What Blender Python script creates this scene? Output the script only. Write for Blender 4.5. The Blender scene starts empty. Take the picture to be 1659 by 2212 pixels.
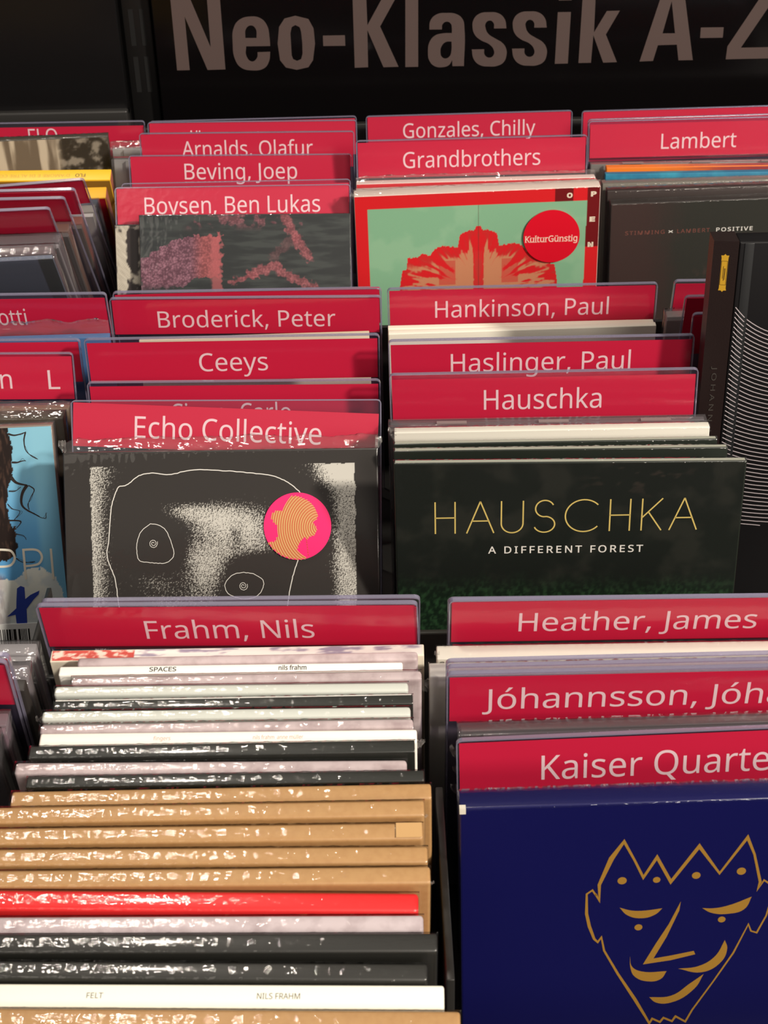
import bpy, bmesh, math, random, json
from mathutils import Matrix, Vector, noise
random.seed(7)
sc = bpy.context.scene
COL = sc.collection
MM = 0.001

# ------------------------------------------------------------------ camera, world, lamps, exposure
ALPHA, ROLL = math.radians(32.0), math.radians(1.3)
fw = Vector((0, math.cos(ALPHA), -math.sin(ALPHA)))
u0 = Vector((0, math.sin(ALPHA), math.cos(ALPHA)))
rt = Vector((1, 0, 0)) * math.cos(ROLL) - u0 * math.sin(ROLL)
up = Vector((1, 0, 0)) * math.sin(ROLL) + u0 * math.cos(ROLL)
cam = bpy.data.cameras.new('camera')
cam_ob = bpy.data.objects.new('camera', cam)
COL.objects.link(cam_ob)
M = Matrix((rt, up, -fw)).transposed().to_4x4()
M.translation = Vector((0, 0, 1.26))
cam_ob.matrix_world = M
cam.sensor_fit = 'VERTICAL'
cam.sensor_height = 24.0
cam.lens = 24.0 * 3578.0 / 2212.0
cam.clip_start = 0.02
cam.dof.use_dof = True
cam.dof.focus_distance = 0.72
cam.dof.aperture_fstop = 30.0
sc.camera = cam_ob

sc.view_settings.view_transform = 'Standard'
sc.view_settings.look = 'None'
sc.view_settings.gamma = 1.0
sc.view_settings.use_curve_mapping = False
sc.view_settings.exposure = -0.08
sc.cycles.transparent_max_bounces = 32
sc.cycles.max_bounces = 8
sc.cycles.caustics_reflective = False
sc.cycles.caustics_refractive = False
sc.cycles.use_denoising = True

world = bpy.data.worlds.new('shop_ambient')
sc.world = world
world.use_nodes = True
bg = world.node_tree.nodes['Background']
bg.inputs[0].default_value = (1.0, 0.92, 0.86, 1)
bg.inputs[1].default_value = 0.22

def lamp(name, loc, aim, size, power, color=(1, 0.9, 0.78), spread=180):
    d = bpy.data.lights.new(name, 'AREA')
    d.shape = 'DISK'
    d.size = size
    d.energy = power
    d.color = color
    d.spread = math.radians(spread)
    o = bpy.data.objects.new(name, d)
    COL.objects.link(o)
    o.location = loc
    o.rotation_euler = (Vector(aim) - Vector(loc)).to_track_quat('-Z', 'Y').to_euler()
    return o
lamp('ceiling_spot_right', (2.3, -1.5, 2.9), (0, 0.7, 0.88), 0.28, 165)
lamp('ceiling_spot_overhead', (-0.45, 1.0, 2.9), (-0.05, 0.6, 0.88), 0.20, 16)
lamp('added_fill_front', (1.3, -2.8, 2.6), (0, 0.7, 0.88), 1.0, 55)  # added fill from the front right, clear of the cover reflections; no fixture known
lamp('ceiling_panel_behind', (-1.15, -2.3, 2.85), (-0.1, 0.7, 0.88), 1.1, 7)

# ------------------------------------------------------------------ materials
def srgb(r, g, b):
    f = lambda c: (c / 255 / 12.92) if c <= 10.3 else ((c / 255 + 0.055) / 1.055) ** 2.4
    return (f(r), f(g), f(b), 1)
MATS = {}
def principled(name, col, rough=0.5, coat=0.0, coat_rough=0.08, metallic=0.0, spec=0.5, bump=None, speckle=None, attr=False):
    """bump=(scale, strength) on the coat/surface; speckle=(colour2, scale, amount) a mottled print"""
    key = name
    if key in MATS: return MATS[key]
    m = bpy.data.materials.new(name); m.use_nodes = True
    nt = m.node_tree; N = nt.nodes; K = nt.links
    b = N['Principled BSDF']
    b.inputs['Base Color'].default_value = col
    b.inputs['Roughness'].default_value = rough
    b.inputs['Metallic'].default_value = metallic
    b.inputs['Specular IOR Level'].default_value = spec
    b.inputs['Coat Weight'].default_value = coat
    b.inputs['Coat Roughness'].default_value = coat_rough
    tc = N.new('ShaderNodeTexCoord')
    if attr:
        a = N.new('ShaderNodeAttribute'); a.attribute_name = 'print'
        K.new(a.outputs['Color'], b.inputs['Base Color'])
    if speckle:
        n = N.new('ShaderNodeTexNoise'); n.inputs['Scale'].default_value = speckle[1]; n.inputs['Detail'].default_value = 4
        r = N.new('ShaderNodeValToRGB'); r.color_ramp.elements[0].position = 0.42; r.color_ramp.elements[1].position = 0.68
        r.color_ramp.elements[0].color = col; r.color_ramp.elements[1].color = speckle[0]
        K.new(tc.outputs['Object'], n.inputs['Vector']); K.new(n.outputs['Fac'], r.inputs['Fac'])
        K.new(r.outputs['Color'], b.inputs['Base Color'])
    if bump:
        n = N.new('ShaderNodeTexNoise'); n.inputs['Scale'].default_value = bump[0]; n.inputs['Detail'].default_value = 3
        bp = N.new('ShaderNodeBump'); bp.inputs['Strength'].default_value = bump[1]; bp.inputs['Distance'].default_value = 0.001
        K.new(tc.outputs['Object'], n.inputs['Vector']); K.new(n.outputs['Fac'], bp.inputs['Height'])
        K.new(bp.outputs['Normal'], b.inputs['Coat Normal'] if coat else b.inputs['Normal'])
    MATS[key] = m
    return m

def clear(name, tint=(1, 1, 1, 1), rough=0.05, refl=0.05, ior=1.45, body=None, bump=None, stretch=None):
    """clear film or plastic: a transparent tint, a little body colour, and a fresnel reflection"""
    if name in MATS: return MATS[name]
    m = bpy.data.materials.new(name); m.use_nodes = True
    nt = m.node_tree; N = nt.nodes; K = nt.links
    N.remove(N['Principled BSDF'])
    out = N['Material Output']
    t = N.new('ShaderNodeBsdfTransparent'); t.inputs[0].default_value = tint
    base = t.outputs[0]
    if body:
        d = N.new('ShaderNodeBsdfDiffuse'); d.inputs[0].default_value = body[0]
        mx = N.new('ShaderNodeMixShader'); mx.inputs[0].default_value = body[1]
        K.new(base, mx.inputs[1]); K.new(d.outputs[0], mx.inputs[2]); base = mx.outputs[0]
    g = N.new('ShaderNodeBsdfGlossy'); g.inputs['Roughness'].default_value = rough
    fr = N.new('ShaderNodeFresnel')
    geo = N.new('ShaderNodeNewGeometry')     # a thin sheet reflects alike from both of its sides
    io = N.new('ShaderNodeMapRange'); io.inputs['To Min'].default_value = ior; io.inputs['To Max'].default_value = 1 / ior
    K.new(geo.outputs['Backfacing'], io.inputs['Value']); K.new(io.outputs[0], fr.inputs['IOR'])
    ad = N.new('ShaderNodeMath'); ad.operation = 'ADD'; ad.use_clamp = True; ad.inputs[1].default_value = refl
    K.new(fr.outputs[0], ad.inputs[0])
    mx = N.new('ShaderNodeMixShader')
    K.new(ad.outputs[0], mx.inputs[0]); K.new(base, mx.inputs[1]); K.new(g.outputs[0], mx.inputs[2])
    K.new(mx.outputs[0], out.inputs[0])
    if bump:
        tc = N.new('ShaderNodeTexCoord'); oi = N.new('ShaderNodeObjectInfo')
        mp = N.new('ShaderNodeMapping'); mp.inputs['Scale'].default_value = stretch or (1, 1, 1)
        av = N.new('ShaderNodeVectorMath'); av.operation = 'ADD'
        K.new(tc.outputs['Object'], mp.inputs['Vector']); K.new(mp.outputs[0], av.inputs[0]); K.new(oi.outputs['Random'], av.inputs[1])
        n = N.new('ShaderNodeTexNoise'); n.inputs['Scale'].default_value = bump[0]; n.inputs['Detail'].default_value = 2.5
        bp = N.new('ShaderNodeBump'); bp.inputs['Strength'].default_value = bump[1]; bp.inputs['Distance'].default_value = 0.002
        K.new(av.outputs[0], n.inputs['Vector']); K.new(n.outputs['Fac'], bp.inputs['Height'])
        K.new(bp.outputs['Normal'], g.inputs['Normal'])
    MATS[name] = m
    return m

RED = principled('red_label_card', srgb(207, 5, 54), 0.55, bump=(2600, 0.04))
INK_W = principled('white_label_print', srgb(243, 214, 214), 0.55)
SHEET = clear('clear_divider_sheet', (0.955, 0.94, 0.975, 1), 0.14, 0.008, 1.48, body=(srgb(150, 145, 190), 0.02), bump=(260, 0.05))
RIM = clear('divider_edge', (0.80, 0.78, 0.90, 1), 0.12, 0.10, 1.5, body=(srgb(190, 186, 210), 0.30))
WRAP = clear('shrink_wrap_film', (0.985, 0.985, 0.985, 1), 0.06, 0.014, 1.36, bump=(700, 0.16), stretch=(0.4, 1.1, 0.8))
WRAP_FLAT = clear('taut_film', (0.985, 0.985, 0.985, 1), 0.05, 0.0, 1.36, bump=(160, 0.05))
WRAP_TOP = clear('crumpled_film', (0.96, 0.96, 0.96, 1), 0.07, 0.01, 1.42, body=(srgb(225, 220, 220), 0.04), bump=(230, 0.5), stretch=(0.35, 1, 1))
FLAP = clear('crumpled_film_ear', (0.93, 0.93, 0.93, 1), 0.08, 0.05, 1.45, body=(srgb(215, 210, 205), 0.16), bump=(300, 0.4))
LID = clear('clear_polystyrene', (0.90, 0.91, 0.92, 1), 0.12, 0.01, 1.5, body=(srgb(190, 185, 190), 0.08))
TAB = principled('frosted_tab', srgb(128, 119, 118), 0.4)
PRINT = principled('cover_print', (1, 1, 1, 1), 0.4, 0.12, 0.08, spec=0.3, attr=True)
PRINT_MATT = principled('cover_print_satin', (1, 1, 1, 1), 0.6, 0.0, 0.15, spec=0.2, attr=True)
RACK = principled('rack_black_metal', srgb(34, 33, 31), 0.45, bump=(900, 0.03))
BOARD = principled('black_gloss_board', srgb(14, 12, 13), 0.22, spec=0.35)
BOARD2 = principled('black_satin_board', srgb(20, 19, 20), 0.34, spec=0.35)
def ink(name, r, g, b, rough=0.45, **k): return principled(name, srgb(r, g, b), rough, **k)

# ------------------------------------------------------------------ mesh helpers (mm in, m out)
def link(name, me, parent=None, mats=()):
    o = bpy.data.objects.new(name, me); COL.objects.link(o)
    for m in mats: me.materials.append(m)
    if parent: o.parent = parent
    return o
def mesh(name, vs, fs, mats, parent=None, smooth=False, mi=None):
    me = bpy.data.meshes.new(name)
    me.from_pydata([(v[0] * MM, v[1] * MM, v[2] * MM) for v in vs], [], fs)
    if smooth: me.polygons.foreach_set('use_smooth', [True] * len(me.polygons))
    if mi: me.polygons.foreach_set('material_index', mi)
    me.update()
    return link(name, me, parent, mats)
def box(x0, x1, y0, y1, z0, z1):
    v = [(x0, y0, z0), (x1, y0, z0), (x1, y1, z0), (x0, y1, z0), (x0, y0, z1), (x1, y0, z1), (x1, y1, z1), (x0, y1, z1)]
    f = [(3, 2, 1, 0), (4, 5, 6, 7), (0, 1, 5, 4), (1, 2, 6, 5), (2, 3, 7, 6), (3, 0, 4, 7)]
    return v, f
def merge(parts):
    V, Fc = [], []
    for v, f in parts:
        n = len(V); V += list(v); Fc += [tuple(i + n for i in q) for q in f]
    return V, Fc
def rounded(name, b, r, seg, mats, parent=None):
    v, f = box(*b)
    me = bpy.data.meshes.new(name)
    bm = bmesh.new()
    vv = [bm.verts.new((p[0] * MM, p[1] * MM, p[2] * MM)) for p in v]
    for q in f: bm.faces.new([vv[i] for i in q])
    bmesh.ops.bevel(bm, geom=list(bm.edges) + list(bm.verts), offset=r * MM, segments=seg, profile=0.5, affect='EDGES')
    for q in bm.faces: q.smooth = True
    bm.to_mesh(me); bm.free()
    if hasattr(me, 'set_sharp_from_angle'): me.set_sharp_from_angle(angle=math.radians(50))
    return link(name, me, parent, mats)
def fill(contours, off=0.0):
    """flat mesh data (mm, in xy) from closed contours; a point may carry 1 as third value for a corner"""
    cu = bpy.data.curves.new('c', 'CURVE'); cu.dimensions = '2D'; cu.fill_mode = 'FRONT'; cu.resolution_u = 6; cu.offset = off
    for c in contours:
        if any(len(p) > 2 for p in c):
            sp = cu.splines.new('BEZIER'); sp.bezier_points.add(len(c) - 1)
            for q, p in zip(sp.bezier_points, c):
                q.co = (p[0], p[1], 0)
                q.handle_left_type = q.handle_right_type = 'VECTOR' if len(p) > 2 else 'AUTO'
        else:
            sp = cu.splines.new('POLY'); sp.points.add(len(c) - 1)
            for q, p in zip(sp.points, c): q.co = (p[0], p[1], 0, 1)
        sp.use_cyclic_u = True
    ob = bpy.data.objects.new('c', cu); COL.objects.link(ob)
    dg = bpy.context.evaluated_depsgraph_get()
    me = bpy.data.meshes.new_from_object(ob.evaluated_get(dg))
    v = [tuple(p.co) for p in me.vertices]; f = [tuple(p.vertices) for p in me.polygons]
    bpy.data.objects.remove(ob); bpy.data.curves.remove(cu); bpy.data.meshes.remove(me)
    return v, f
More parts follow.
